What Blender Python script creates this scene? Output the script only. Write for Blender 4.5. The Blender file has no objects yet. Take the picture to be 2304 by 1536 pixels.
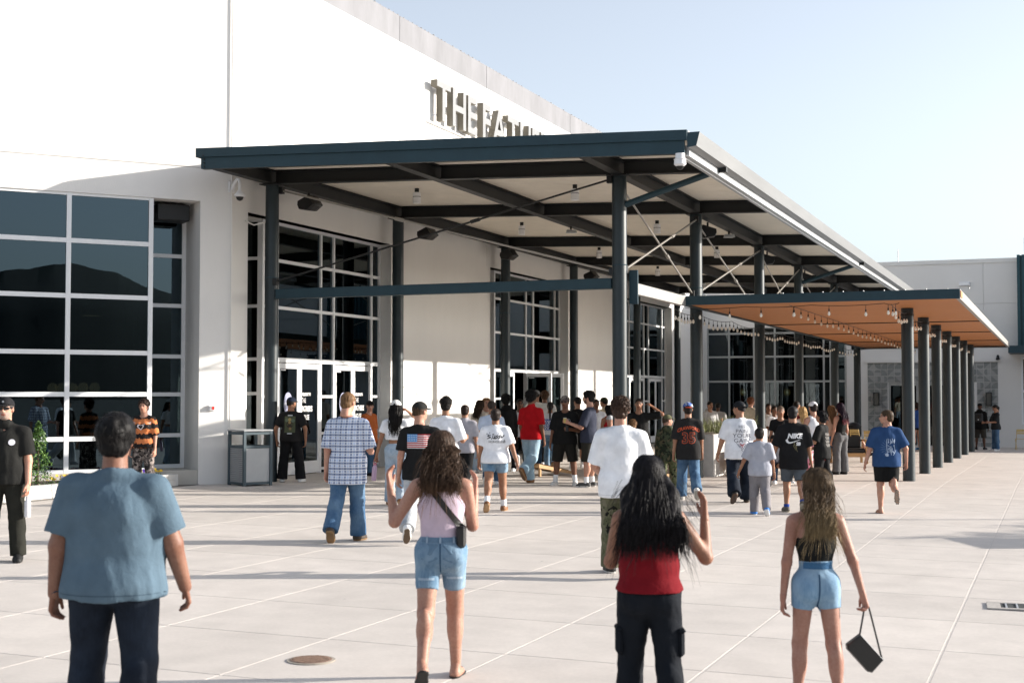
import bpy, bmesh, math, random
import numpy as np
from mathutils import Vector, Matrix
from mathutils.bvhtree import BVHTree
random.seed(7); np.random.seed(7)
sc = bpy.context.scene
COL = sc.collection
R = math.radians
# ------------------------------------------------------------------ camera
FPX, CXP, CYP, HOR = 3100.0, 1152.0, 768.0, 890.0          # photo is 2304 x 1536
YAW = math.atan((2380 - CXP) / FPX)                        # main wall direction (+Y) right of the view
PITCH = math.atan((HOR - CYP) / FPX)
CAM = np.array([15.8, -25.0, 1.8])
cam = bpy.data.cameras.new('camera'); camo = bpy.data.objects.new('camera', cam); COL.objects.link(camo)
cam.sensor_width = 36.0; cam.lens = 36.0 * FPX / 2304.0; cam.clip_end = 6000; cam.clip_start = 0.1
camo.location = CAM; camo.rotation_euler = (R(90) + PITCH, 0, YAW)
cam.dof.use_dof = True; cam.dof.focus_distance = 27.0; cam.dof.aperture_fstop = 4.0
sc.camera = camo
# ------------------------------------------------------------------ light
SUN_AZ, SUN_EL = R(28), R(15.8)                              # azimuth from +X towards +Y
world = bpy.data.worlds.new('World'); sc.world = world; world.use_nodes = True
wn = world.node_tree; bg = wn.nodes['Background']
sky = wn.nodes.new('ShaderNodeTexSky'); sky.sky_type = 'NISHITA'; sky.sun_disc = False
sky.sun_elevation = SUN_EL; sky.sun_rotation = R(90) - SUN_AZ
sky.air_density = 1.0; sky.dust_density = 1.6; sky.ozone_density = 3.4
hsv = wn.nodes.new('ShaderNodeHueSaturation'); hsv.inputs['Saturation'].default_value = 0.42; hsv.inputs['Value'].default_value = 1.05
wn.links.new(sky.outputs[0], hsv.inputs['Color']); wn.links.new(hsv.outputs[0], bg.inputs[0]); bg.inputs[1].default_value = 0.135
sl = bpy.data.lights.new('sun', 'SUN'); sl.energy = 4.8; sl.angle = R(0.5); sl.color = (1.0, 0.93, 0.84)
so = bpy.data.objects.new('sun', sl); COL.objects.link(so)
sdir = Vector((math.cos(SUN_AZ) * math.cos(SUN_EL), math.sin(SUN_AZ) * math.cos(SUN_EL), math.sin(SUN_EL)))
so.rotation_euler = sdir.to_track_quat('Z', 'Y').to_euler(); so.location = (30, 20, 30)
vs = sc.view_settings; vs.view_transform = 'Standard'; vs.look = 'None'; vs.gamma = 1.0; vs.exposure = 0.97; vs.use_curve_mapping = False
try: sc.cycles.max_bounces = 8; sc.cycles.transparent_max_bounces = 16
except Exception: pass
# ------------------------------------------------------------------ photo pixel -> world
CR = np.array([math.cos(YAW), math.sin(YAW), 0.]); F0 = np.array([-math.sin(YAW), math.cos(YAW), 0.]); ZZ = np.array([0, 0, 1.])
CF = F0 * math.cos(PITCH) + ZZ * math.sin(PITCH); CU = ZZ * math.cos(PITCH) - F0 * math.sin(PITCH)
def ray(x, y): return CF + CR * ((x - CXP) / FPX) - CU * ((y - CYP) / FPX)
def onX(x, y, X): d = ray(x, y); return CAM + d * ((X - CAM[0]) / d[0])
def onY(x, y, Y): d = ray(x, y); return CAM + d * ((Y - CAM[1]) / d[1])
def zX(x, y, X): return float(onX(x, y, X)[2])
def yX(x, X, y=800): return float(onX(x, y, X)[1])
HINGE = 7.1
def gz(X, Y): return -0.01 * X - 0.01 * max(0.0, Y - HINGE)
def onG(x, y):
    d = ray(x, y); t = 10.0
    for i in range(30):
        P = CAM + d * t; t += (gz(P[0], P[1]) - P[2]) / d[2] * 0.9
    return CAM + d * t
def pxm(P): return FPX / float((np.array(P) - CAM) @ CF)
# ------------------------------------------------------------------ materials
MATS = {}
def nodes(name):
    m = bpy.data.materials.new(name); m.use_nodes = True
    nt = m.node_tree; b = nt.nodes['Principled BSDF']
    return m, nt, b
def N(nt, t, **k):
    n = nt.nodes.new(t)
    for a, v in k.items(): setattr(n, a, v)
    return n
def mixc(nt, f, a, b, typ='MIX'):
    n = nt.nodes.new('ShaderNodeMix'); n.data_type = 'RGBA'; n.blend_type = typ
    for sock, v in ((n.inputs['Factor'], f), (n.inputs[6], a), (n.inputs[7], b)):
        if hasattr(v, 'is_linked'): nt.links.new(v, sock)
        elif isinstance(v, (int, float)): sock.default_value = v
        else: sock.default_value = (*v[:3], 1)
    return n.outputs[2]
def mat(name, col, rough=0.6, metal=0.0, var=0.12, scale=3.0, bump=0.0, bscale=40.0, spec=0.4, world_space=True, stretch=None, rnd=0.0, emit=None, coat=0.0):
    if name in MATS: return MATS[name]
    m, nt, b = nodes(name)
    co = N(nt, 'ShaderNodeNewGeometry').outputs['Position'] if world_space else N(nt, 'ShaderNodeTexCoord').outputs['Object']
    if stretch:
        mp = N(nt, 'ShaderNodeMapping'); mp.inputs['Scale'].default_value = stretch; nt.links.new(co, mp.inputs[0]); co = mp.outputs[0]
    nz = N(nt, 'ShaderNodeTexNoise'); nz.inputs['Scale'].default_value = scale; nz.inputs['Detail'].default_value = 6; nz.inputs['Roughness'].default_value = .65
    nt.links.new(co, nz.inputs['Vector'])
    mr = N(nt, 'ShaderNodeMapRange'); mr.inputs[1].default_value = .3; mr.inputs[2].default_value = .7
    nt.links.new(nz.outputs[0], mr.inputs[0])
    lo = tuple(c * (1 - var) for c in col); hi = tuple(min(1, c * (1 + var)) for c in col)
    c = mixc(nt, mr.outputs[0], lo, hi)
    if rnd:
        oi = N(nt, 'ShaderNodeObjectInfo'); mr2 = N(nt, 'ShaderNodeMapRange')
        mr2.inputs[3].default_value = 1 - rnd; mr2.inputs[4].default_value = 1 + rnd; nt.links.new(oi.outputs['Random'], mr2.inputs[0])
        v = N(nt, 'ShaderNodeVectorMath', operation='SCALE'); nt.links.new(c, v.inputs[0]); nt.links.new(mr2.outputs[0], v.inputs['Scale']); c = v.outputs[0]
    nt.links.new(c, b.inputs['Base Color'])
    b.inputs['Roughness'].default_value = rough; b.inputs['Metallic'].default_value = metal
    b.inputs['Specular IOR Level'].default_value = spec
    if coat: b.inputs['Coat Weight'].default_value = coat; b.inputs['Coat Roughness'].default_value = .25
    if bump:
        n2 = N(nt, 'ShaderNodeTexNoise'); n2.inputs['Scale'].default_value = bscale; n2.inputs['Detail'].default_value = 5; nt.links.new(co, n2.inputs['Vector'])
        bp = N(nt, 'ShaderNodeBump'); bp.inputs['Strength'].default_value = bump; bp.inputs['Distance'].default_value = .02
        nt.links.new(n2.outputs[0], bp.inputs['Height']); nt.links.new(bp.outputs[0], b.inputs['Normal'])
    if emit: b.inputs['Emission Color'].default_value = (*emit[:3], 1); b.inputs['Emission Strength'].default_value = emit[3]
    MATS[name] = m; return m
def glass_mat(name, tint, refl, rcol=(1, 1, 1)):
    m = bpy.data.materials.new(name); m.use_nodes = True; nt = m.node_tree
    for n in list(nt.nodes): nt.nodes.remove(n)
    out = N(nt, 'ShaderNodeOutputMaterial'); mx = N(nt, 'ShaderNodeMixShader'); tr = N(nt, 'ShaderNodeBsdfTransparent'); gl = N(nt, 'ShaderNodeBsdfGlossy')
    tr.inputs[0].default_value = (*tint, 1); gl.inputs[0].default_value = (*rcol, 1); gl.inputs['Roughness'].default_value = 0.005
    fr = N(nt, 'ShaderNodeLayerWeight'); fr.inputs[0].default_value = .25
    mr = N(nt, 'ShaderNodeMapRange'); mr.inputs[1].default_value = 0; mr.inputs[2].default_value = 1; mr.inputs[3].default_value = refl; mr.inputs[4].default_value = .9
    nt.links.new(fr.outputs['Fresnel'], mr.inputs[0]); nt.links.new(mr.outputs[0], mx.inputs[0])
    # faint waviness of float glass
    nz = N(nt, 'ShaderNodeTexNoise'); nz.inputs['Scale'].default_value = .8; bp = N(nt, 'ShaderNodeBump'); bp.inputs['Strength'].default_value = .004; bp.inputs['Distance'].default_value = .3
    g = N(nt, 'ShaderNodeNewGeometry'); nt.links.new(g.outputs['Position'], nz.inputs['Vector']); nt.links.new(nz.outputs[0], bp.inputs['Height']); nt.links.new(bp.outputs[0], gl.inputs['Normal'])
    nt.links.new(tr.outputs[0], mx.inputs[1]); nt.links.new(gl.outputs[0], mx.inputs[2]); nt.links.new(mx.outputs[0], out.inputs[0])
    return m
WALL = mat('white_wall', (.755, .735, .705), .75, var=.03, scale=.9, bump=.08, bscale=45, stretch=(1, 1, .35))
CONC = mat('parapet_concrete', (.20, .20, .212), .85, var=.16, scale=1.2, stretch=(1, 1, .35), bump=.15, bscale=20)
STEEL = mat('painted_steel', (.015, .042, .057), .5, var=.12, scale=2.5, spec=.35, bump=.02, bscale=30)
COLST = mat('column_steel', (.016, .026, .031), .42, var=.18, scale=2.5, spec=.45, bump=.02, bscale=30)
STEELL = mat('sunlit_steel', (.30, .29, .275), .5, metal=.2, var=.08, scale=2.5, stretch=(1, .2, 1))  # paler copy of the steel for sun-facing members: sunlight put into the colour
STEELD = mat('dark_steel', (.008, .009, .0095), .55, metal=.1, var=.15, scale=3, spec=.5)
DECK = mat('roof_deck', (.80, .74, .64), .55, var=.05, scale=2)
FRAME = mat('window_frame_white', (.78, .79, .80), .4, var=.02)
def slab_material():
    m, nt, b = nodes('slab_concrete'); L = nt.links; co = N(nt, 'ShaderNodeNewGeometry').outputs['Position']
    def nz(sc_, d, lo, hi, a0, a1, st=None):
        v = co
        if st: mp = N(nt, 'ShaderNodeMapping'); mp.inputs['Scale'].default_value = st; L.new(co, mp.inputs[0]); v = mp.outputs[0]
        n = N(nt, 'ShaderNodeTexNoise'); n.inputs['Scale'].default_value = sc_; n.inputs['Detail'].default_value = d; L.new(v, n.inputs['Vector'])
        r = N(nt, 'ShaderNodeMapRange'); r.inputs[1].default_value = a0; r.inputs[2].default_value = a1; r.inputs[3].default_value = lo; r.inputs[4].default_value = hi; L.new(n.outputs[0], r.inputs[0]); return r.outputs[0]
    fac = nz(.45, 4, .93, 1.05, .3, .7)
    for f in (nz(2.6, 7, .92, 1.05, .3, .7), nz(1.1, 5, .90, 1.0, .26, .40, (1, .35, 1)), nz(30, 3, .96, 1.03, .3, .7)):
        q = N(nt, 'ShaderNodeMath', operation='MULTIPLY'); L.new(fac, q.inputs[0]); L.new(f, q.inputs[1]); fac = q.outputs[0]
    vo = N(nt, 'ShaderNodeTexVoronoi'); vo.inputs['Scale'].default_value = 1.3; L.new(co, vo.inputs['Vector'])
    r = N(nt, 'ShaderNodeMapRange'); r.inputs[1].default_value = .018; r.inputs[2].default_value = .030; r.inputs[3].default_value = .62; r.inputs[4].default_value = 1.0; L.new(vo.outputs['Distance'], r.inputs[0])
    q = N(nt, 'ShaderNodeMath', operation='MULTIPLY'); L.new(fac, q.inputs[0]); L.new(r.outputs[0], q.inputs[1]); fac = q.outputs[0]
    oi = N(nt, 'ShaderNodeObjectInfo'); r = N(nt, 'ShaderNodeMapRange'); r.inputs[3].default_value = .965; r.inputs[4].default_value = 1.035; L.new(oi.outputs['Random'], r.inputs[0])
    q = N(nt, 'ShaderNodeMath', operation='MULTIPLY'); L.new(fac, q.inputs[0]); L.new(r.outputs[0], q.inputs[1])
    v = N(nt, 'ShaderNodeVectorMath', operation='SCALE'); v.inputs[0].default_value = (.56, .512, .468); L.new(q.outputs[0], v.inputs['Scale']); L.new(v.outputs[0], b.inputs['Base Color'])
    b.inputs['Roughness'].default_value = .85; b.inputs['Specular IOR Level'].default_value = .3
    n = N(nt, 'ShaderNodeTexNoise'); n.inputs['Scale'].default_value = 110; n.inputs['Detail'].default_value = 5; L.new(co, n.inputs['Vector']); bp = N(nt, 'ShaderNodeBump'); bp.inputs['Strength'].default_value = .14; bp.inputs['Distance'].default_value = .02; L.new(n.outputs[0], bp.inputs['Height']); L.new(bp.outputs[0], b.inputs['Normal'])
    return m
SLAB = slab_material()
JOINT = mat('joint_sealant', (.55, .505, .465), .9, var=.08, scale=8)
GROUT = mat('joint_base', (.16, .15, .14), .95, var=.2, scale=10)  # plain dark grey base that shows in joints and gaps
GLASS = glass_mat('tinted_glass', (.16, .19, .19), .035, (.75, .9, 1.0))
GLASSB = glass_mat('coated_glass', (.12, .15, .155), .072, (.62, .85, 1.0))
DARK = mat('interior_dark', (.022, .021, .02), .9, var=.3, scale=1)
BLACK = mat('black_plastic', (.012, .012, .013), .45, var=.2)
WHITEP = mat('white_plastic', (.75, .75, .76), .35, var=.03)
GALV = mat('gutter_metal', (.42, .43, .44), .42, metal=.35, var=.06, scale=2, stretch=(1, .15, 1))
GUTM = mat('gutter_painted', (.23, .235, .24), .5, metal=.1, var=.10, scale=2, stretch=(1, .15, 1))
TERRA = mat('terracotta_slat', (.47, .185, .058), .6, var=.10, scale=3, stretch=(.3, 4, 1))
OAK = mat('oak_wood', (.52, .31, .14), .5, var=.22, scale=6, stretch=(1, 1, 6), world_space=False)
YEL = mat('yellow_slat', (.58, .42, .16), .5, var=.12, scale=8)
# ------------------------------------------------------------------ mesh helpers
class MB:
    def __init__(s): s.v = []; s.f = []; s.uv = None
    def add(s, vs_, fs_):
        o = len(s.v); s.v += [tuple(map(float, v)) for v in vs_]; s.f += [tuple(i + o for i in f) for f in fs_]; return s
    def box(s, a, b):
        x0, y0, z0 = [min(a[i], b[i]) for i in range(3)]; x1, y1, z1 = [max(a[i], b[i]) for i in range(3)]
        return s.add([(x0, y0, z0), (x1, y0, z0), (x1, y1, z0), (x0, y1, z0), (x0, y0, z1), (x1, y0, z1), (x1, y1, z1), (x0, y1, z1)],
                     [(0, 3, 2, 1), (4, 5, 6, 7), (0, 1, 5, 4), (1, 2, 6, 5), (2, 3, 7, 6), (3, 0, 4, 7)])
    def hexa(s, p): return s.add(p, [(0, 3, 2, 1), (4, 5, 6, 7), (0, 1, 5, 4), (1, 2, 6, 5), (2, 3, 7, 6), (3, 0, 4, 7)])
    def bar(s, a, b, w, h, up=(0, 0, 1)):                 # rectangular bar between two points
        a, b = Vector(a), Vector(b); d = (b - a).normalized(); u = Vector(up)
        sx = d.cross(u).normalized() * (w / 2); uz = sx.cross(d).normalized() * (h / 2)
        P = [a - sx - uz, a + sx - uz, b + sx - uz, b - sx - uz, a - sx + uz, a + sx + uz, b + sx + uz, b - sx + uz]
        return s.hexa(P)
    def tube(s, pts, r, seg=10, caps=True):
        pts = [Vector(p) for p in pts]; n = len(pts); rs = r if hasattr(r, '__len__') else [r] * n
        o = len(s.v); ref = Vector((0, 0, 1))
        d0 = (pts[1] - pts[0]).normalized()
        if abs(d0.dot(ref)) > .9: ref = Vector((0, 1, 0))
        for i, p in enumerate(pts):
            d = (pts[min(i + 1, n - 1)] - pts[max(i - 1, 0)]).normalized()
            a = d.cross(ref)
            if a.length < 1e-4: a = d.cross(Vector((1, 0, 0)))
            a.normalize(); b = d.cross(a)
            for k in range(seg):
                t = 2 * math.pi * k / seg; s.v.append(tuple(p + (a * math.cos(t) + b * math.sin(t)) * rs[i]))
        for i in range(n - 1):
            for k in range(seg):
                k2 = (k + 1) % seg; s.f.append((o + i * seg + k, o + i * seg + k2, o + (i + 1) * seg + k2, o + (i + 1) * seg + k))
        if caps:
            s.f.append(tuple(o + k for k in range(seg - 1, -1, -1))); s.f.append(tuple(o + (n - 1) * seg + k for k in range(seg)))
        return s
    def lathe(s, c, prof, seg=16, axis='z'):
        o = len(s.v)
        for (r, z) in prof:
            for k in range(seg):
                t = 2 * math.pi * k / seg; s.v.append((c[0] + r * math.cos(t), c[1] + r * math.sin(t), c[2] + z))
        for i in range(len(prof) - 1):
            for k in range(seg):
                k2 = (k + 1) % seg; s.f.append((o + i * seg + k, o + i * seg + k2, o + (i + 1) * seg + k2, o + (i + 1) * seg + k))
        s.f.append(tuple(o + k for k in range(seg - 1, -1, -1))); m = (len(prof) - 1) * seg; s.f.append(tuple(o + m + k for k in range(seg)))
        return s
    def mesh(s, name, smooth=False, bevel=0.0):
        me = bpy.data.meshes.new(name); me.from_pydata(s.v, [], s.f)
        if bevel:
            bm = bmesh.new(); bm.from_mesh(me); bmesh.ops.recalc_face_normals(bm, faces=bm.faces)
            bmesh.ops.bevel(bm, geom=bm.edges[:], offset=bevel, segments=1, affect='EDGES', clamp_overlap=True); bm.to_mesh(me); bm.free()
        if smooth:
            me.polygons.foreach_set('use_smooth', [True] * len(me.polygons))
            try: me.set_sharp_from_angle(angle=R(40))
            except Exception: pass
        me.update(); return me
    def build(s, name, m, parent=None, smooth=False, bevel=0.0, kind=None):
        me = s.mesh(name, smooth, bevel); return link(name, me, m, parent, kind)
def link(name, me, m, parent=None, kind=None):
    o = bpy.data.objects.new(name, me); COL.objects.link(o)
    if m is not None and not me.materials: me.materials.append(m)
    if parent is not None: o.parent = parent
    if kind: o['kind'] = kind
    return o
def tag(o, label, cat, group=None):
    o['label'] = label; o['category'] = cat
    if group: o['group'] = group
    return o
def thing(name, label, cat, loc=(0, 0, 0), rz=0.0, group=None):
    o = bpy.data.objects.new(name, None); COL.objects.link(o); o.empty_display_size = .2
    o.location = loc; o.rotation_euler = (0, 0, rz); return tag(o, label, cat, group)
def copy_tree(o, parent=None):
    c = o.copy(); COL.objects.link(c); c.parent = parent
    for ch in list(o.children): copy_tree(ch, c)
    return c
def text_mesh(body, size=1.0, extrude=0.0, offset=0.0, shear=0.0, align='CENTER', sx=1.0, bev=0.0, res=3):
    cu = bpy.data.curves.new('lettering', 'FONT'); cu.body = body; cu.size = size; cu.extrude = extrude; cu.offset = offset; cu.shear = shear
    cu.align_x = align; cu.resolution_u = res; cu.bevel_depth = bev
    ob = bpy.data.objects.new('lettering_tmp', cu); COL.objects.link(ob)
    dg = bpy.context.evaluated_depsgraph_get(); me = bpy.data.meshes.new_from_object(ob.evaluated_get(dg))
    bpy.data.objects.remove(ob); bpy.data.curves.remove(cu)
    if sx != 1.0:
        for v in me.vertices: v.co.x *= sx
    me.materials.clear(); return me
# ================================================================== SETTING
ASPH = mat('far_ground', (.022, .025, .018), .95, var=.3, scale=.05)
g = MB(); S = 2600; g.add([(-S, -S, -.9), (S, -S, -.9), (S, S, -.9), (-S, S, -.9)], [(0, 1, 2, 3)])
g.build('ground', ASPH, kind='structure')
# hills that only show as reflections in the big window, all round behind the plaza
HILL = mat('hill_scrub', (.014, .018, .012), .95, var=.4, scale=.02)
hb = MB(); nh = 240
for j, (rad, k) in enumerate(((1100, 0), (1350, .55), (1600, 1), (2100, 0))):
    for i in range(nh + 1):
        a = R(-95) + R(150) * i / nh
        h = 50 + 92 * math.exp(-((a + R(30)) / R(9.5)) ** 2) + 40 * math.exp(-((a - R(10)) / R(16)) ** 2) + 4 * math.sin(a * 23) + 3 * math.sin(a * 51 + 2) + 1.5 * math.sin(a * 170)
        hb.v.append((rad * math.cos(a), rad * math.sin(a), -6 + max(10, h) * k * 1.06))
for j in range(3):
    for i in range(nh): q = j * (nh + 1) + i; hb.f.append((q, q + 1, q + nh + 2, q + nh + 1))
hb.build('hills', HILL, smooth=True, kind='structure')
# plaza: sloped base, concrete slabs, sealant strips
XE0, XE1, YE0, YE1 = -12.0, 20.96, -30.4, 41.6
pb = MB()
for (ya, yb) in ((YE0, HINGE), (HINGE, YE1)):
    P = [(XE0, ya, -.95), (XE1, ya, -.95), (XE1, yb, -.95), (XE0, yb, -.95)] + [(x, y, gz(x, y) - .022) for x, y in ((XE0, ya), (XE1, ya), (XE1, yb), (XE0, yb))]
    pb.hexa(P)
plaza = pb.build('plaza', GROUT, kind='structure')
GAPX, GAPY, TH = .018, .010, .018
def slab_mesh():
    m = MB(); w, d, c = (1.5 - GAPX) / 2, (1.5 - GAPY) / 2, .002
    m.v = [(-w, -d, -TH), (w, -d, -TH), (w, d, -TH), (-w, d, -TH), (-w, -d, -c), (w, -d, -c), (w, d, -c), (-w, d, -c), (-w + c, -d + c, 0), (w - c, -d + c, 0), (w - c, d - c, 0), (-w + c, d - c, 0)]
    m.f = [(8, 9, 10, 11)] + [(i, (i + 1) % 4, 4 + (i + 1) % 4, 4 + i) for i in range(4)] + [(4 + i, 4 + (i + 1) % 4, 8 + (i + 1) % 4, 8 + i) for i in range(4)]
    return m
sm = slab_mesh().mesh('slab'); sm.materials.append(SLAB); far = MB(); base = slab_mesh()
def inview(x, y):
    v = np.array([x, y, gz(x, y)]) - CAM; a = v @ CF
    if a < 3: return False
    px = CXP + FPX * (v @ CR) / a; py = CYP - FPX * (v @ CU) / a
    return -350 < px < 2650 and py < 1900
for ix in range(-3, 14):
    xc = 15.70 - 1.5 * (ix + 0)
    if xc < -11: continue
    for iy in range(-15, 33):
        yc = -7.9 + 1.5 * iy + .75
        if xc < -1 and yc > -1.5: continue
        if xc < -3.5 and yc > -4.5: continue
        if yc < 2.2 and inview(xc, yc):
            o = link('slab', sm, SLAB, plaza); o.location = (xc, yc, gz(xc, yc)); o.rotation_euler = (0, .01, 0)
        else:
            far.add([(v[0] + xc, v[1] + yc, v[2] + gz(v[0] + xc, v[1] + yc)) for v in base.v], base.f)
far.build('slab_field', SLAB, plaza, kind='stuff')
for ix in range(-3, 13):
    x = 14.95 - 1.5 * ix; m = MB(); w = .0085
    ys = [YE0, -24, -18, -12, -6, 0, HINGE, 15, 25, 39]
    for a, b in zip(ys[:-1], ys[1:]):
        if x < -1: a, b = min(a, -2), min(b, -2)
        if a >= b: continue
        m.add([(x - w, a, gz(x, a) - .0015), (x + w, a, gz(x, a) - .0015), (x + w, b, gz(x, b) - .0015), (x - w, b, gz(x, b) - .0015)], [(0, 1, 2, 3)])
    m.build('joint_strip', JOINT, plaza)
# ================================================================== MAIN HALL
hall = thing('assembly_hall', 'tall white hall with angled corner and dark glazed entrance bays', 'building')
t2 = (-.637, -.77); n2_ = (-.77, .637)                     # angled front: along it, and into the building
def ch(s, off, z): return (t2[0] * s + n2_[0] * off, -.81 + t2[1] * s + n2_[1] * off, z)
def chbox(m, s0, s1, o0, o1, z0, z1):
    return m.hexa([ch(s0, o0, z0), ch(s0, o1, z0), ch(s1, o1, z0), ch(s1, o0, z0), ch(s0, o0, z1), ch(s0, o1, z1), ch(s1, o1, z1), ch(s1, o0, z1)])
ZT = 5.66
BAYS = [(.91, 6.50, -.20), (14.20, 20.18, 13.12), (27.9, 34.05, 26.75)]
JY = [-.81, 6.96, 12.82, 20.44, 26.4, 34.0, 39.5]
# upper wall slabs with joints, and the bare concrete parapet band above
for a, b in zip(JY[:-1], JY[1:]):
    MB().box((-.35, a + (.008 if a > 0 else 0), ZT), (0, b - .008, 10.99)).build('wall_panel', WALL, hall)
    MB().box((-.35, a + (.012 if a > 0 else -.0), 10.99), (-.004, b - .012, 11.68)).build('parapet_band', CONC, hall)
MB().box((-.33, -.8, ZT), (-.03, 39.5, 11.6)).build('wall_core', GROUT, hall)
for a, b in ((-.81, -.20), (6.50, 13.12), (20.18, 26.75), (34.05, 39.5)):
    MB().box((-.35, a, -.8), (-.002, b, ZT)).build('wall_pier', WALL, hall)
    MB().box((-.3, a + .001, .02), (.012, b - .001, .14)).build('wall_base', WALL, hall)
mp = MB()
for i in range(150):
    y = -.6 + i * .27 + random.uniform(-.05, .05); mp.box((-.12, y, 11.68), (-.04, y + .05, 11.70 + random.uniform(.005, .03)))
mp.build('parapet_clips', GROUT, hall, kind='stuff')
# angled front
m = MB(); chbox(m, 0, .66, 0, .35, -.8, 5.77); m.build('wall_pier', WALL, hall)
m = MB(); chbox(m, 0.0, 9.6, 0, .35, 5.77, 6.44); m.build('wall_panel', WALL, hall)
m = MB(); chbox(m, 0.0, 9.6, 0, .35, 6.46, 11.68); m.build('wall_panel', WALL, hall)
m = MB(); chbox(m, .02, 9.6, .02, .33, 6.40, 6.5); m.build('wall_core', WALL, hall)
m = MB(); chbox(m, 7.6, 9.6, 0, .35, -.8, 5.77); m.build('wall_pier', WALL, hall)
m = MB(); chbox(m, .66, 7.6, .35, 1.4, 5.77, 5.95); m.build('soffit', WALL, hall)
m = MB(); chbox(m, .50, .66, .35, 1.25, -.8, 5.77); m.build('reveal_wall', WALL, hall)
m = MB(); chbox(m, .66, 7.6, .03, 1.3, -.8, .30); m.build('window_sill_base', mat('base_concrete', (.50, .47, .42), .85, var=.06), hall)
MB().tube([(.014, -.845, .1), (.014, -.845, 11.66)], .014, 8).build('conduit', WALL, hall, smooth=True)
MB().tube([(.03, -.35, 5.45), (.05, -.05, 5.40), (.25, .12, 5.48), (.3, .15, 5.7)], .016, 8).build('cable', WALL, hall, smooth=True)
# back of the building, roof and dark rooms
m = MB(); m.add([(-14, -12, 11.0), (-7.2, -8.4, 11.0), (-.5, -.7, 11.0), (-.36, 39.4, 11.0), (-14, 39.4, 11.0)], [(0, 1, 2, 3, 4)]); m.build('roof', CONC, hall)
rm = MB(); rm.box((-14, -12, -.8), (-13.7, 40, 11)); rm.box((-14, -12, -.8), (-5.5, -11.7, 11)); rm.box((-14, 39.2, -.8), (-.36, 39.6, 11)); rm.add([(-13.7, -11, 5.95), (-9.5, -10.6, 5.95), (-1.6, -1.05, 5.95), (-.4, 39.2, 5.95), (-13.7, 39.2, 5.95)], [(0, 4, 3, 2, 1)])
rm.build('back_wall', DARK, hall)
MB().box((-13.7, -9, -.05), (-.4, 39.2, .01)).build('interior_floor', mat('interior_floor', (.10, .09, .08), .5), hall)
# frames and panes in the main wall plane: v(Y, z) on X = xp
def bars(m, pts_v, pts_h, xa, xb):
    for (y0, y1, z0, z1) in pts_v + pts_h: m.box((xa, y0, z0), (xb, y1, z1))
DOORGLASS = GLASS
rows = [2.60, zX(624, 692, -.35), zX(624, 586.6, -.35), ZT - .02]
yv1 = [yX(718.5, -.35), yX(747.4, -.35), yX(832.6, -.35), yX(849.4, -.35)]
DW = yv1[2] - yv1[1]
def door_leaf(parent, w, h, hinge, ang, sgn, lettering=None, disc=False):
    """leaf in local X (0..w), Z; hinge = world point, ang = direction of the leaf in plan"""
    d = bpy.data.objects.new('door', None); d.empty_display_size = .2
    fr = MB(); s = .105
    fr.box((0, -.025, .02), (s, .025, h)); fr.box((w - s, -.025, .02), (w, .025, h)); fr.box((s, -.0245, h - .12), (w - s, .0245, h)); fr.box((s, -.0245, .02), (w - s, .0245, .30))
    me = fr.mesh('door', bevel=.004); me.materials.append(FRAME)
    d = bpy.data.objects.new('door', me); COL.objects.link(d); d.parent = parent
    d.location = hinge; d.rotation_euler = (0, 0, ang)
    MB().box((s, -.006, .30), (w - s, .006, h - .12)).build('glass_pane', DOORGLASS, d)
    hx = w - s / 2 if sgn > 0 else s / 2
    MB().tube([(hx, -.03, .95), (hx, -.085, .95), (hx, -.085, 1.35), (hx, -.03, 1.35)], .012, 6).build('handle', mat('brushed_steel', (.5, .5, .5), .3, metal=.9), d)
    MB().box((s + .05, -.012, h - .165), (s + .24, -.007, h - .135)).build('door_notice', WHITEP, d)
    return d
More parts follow.
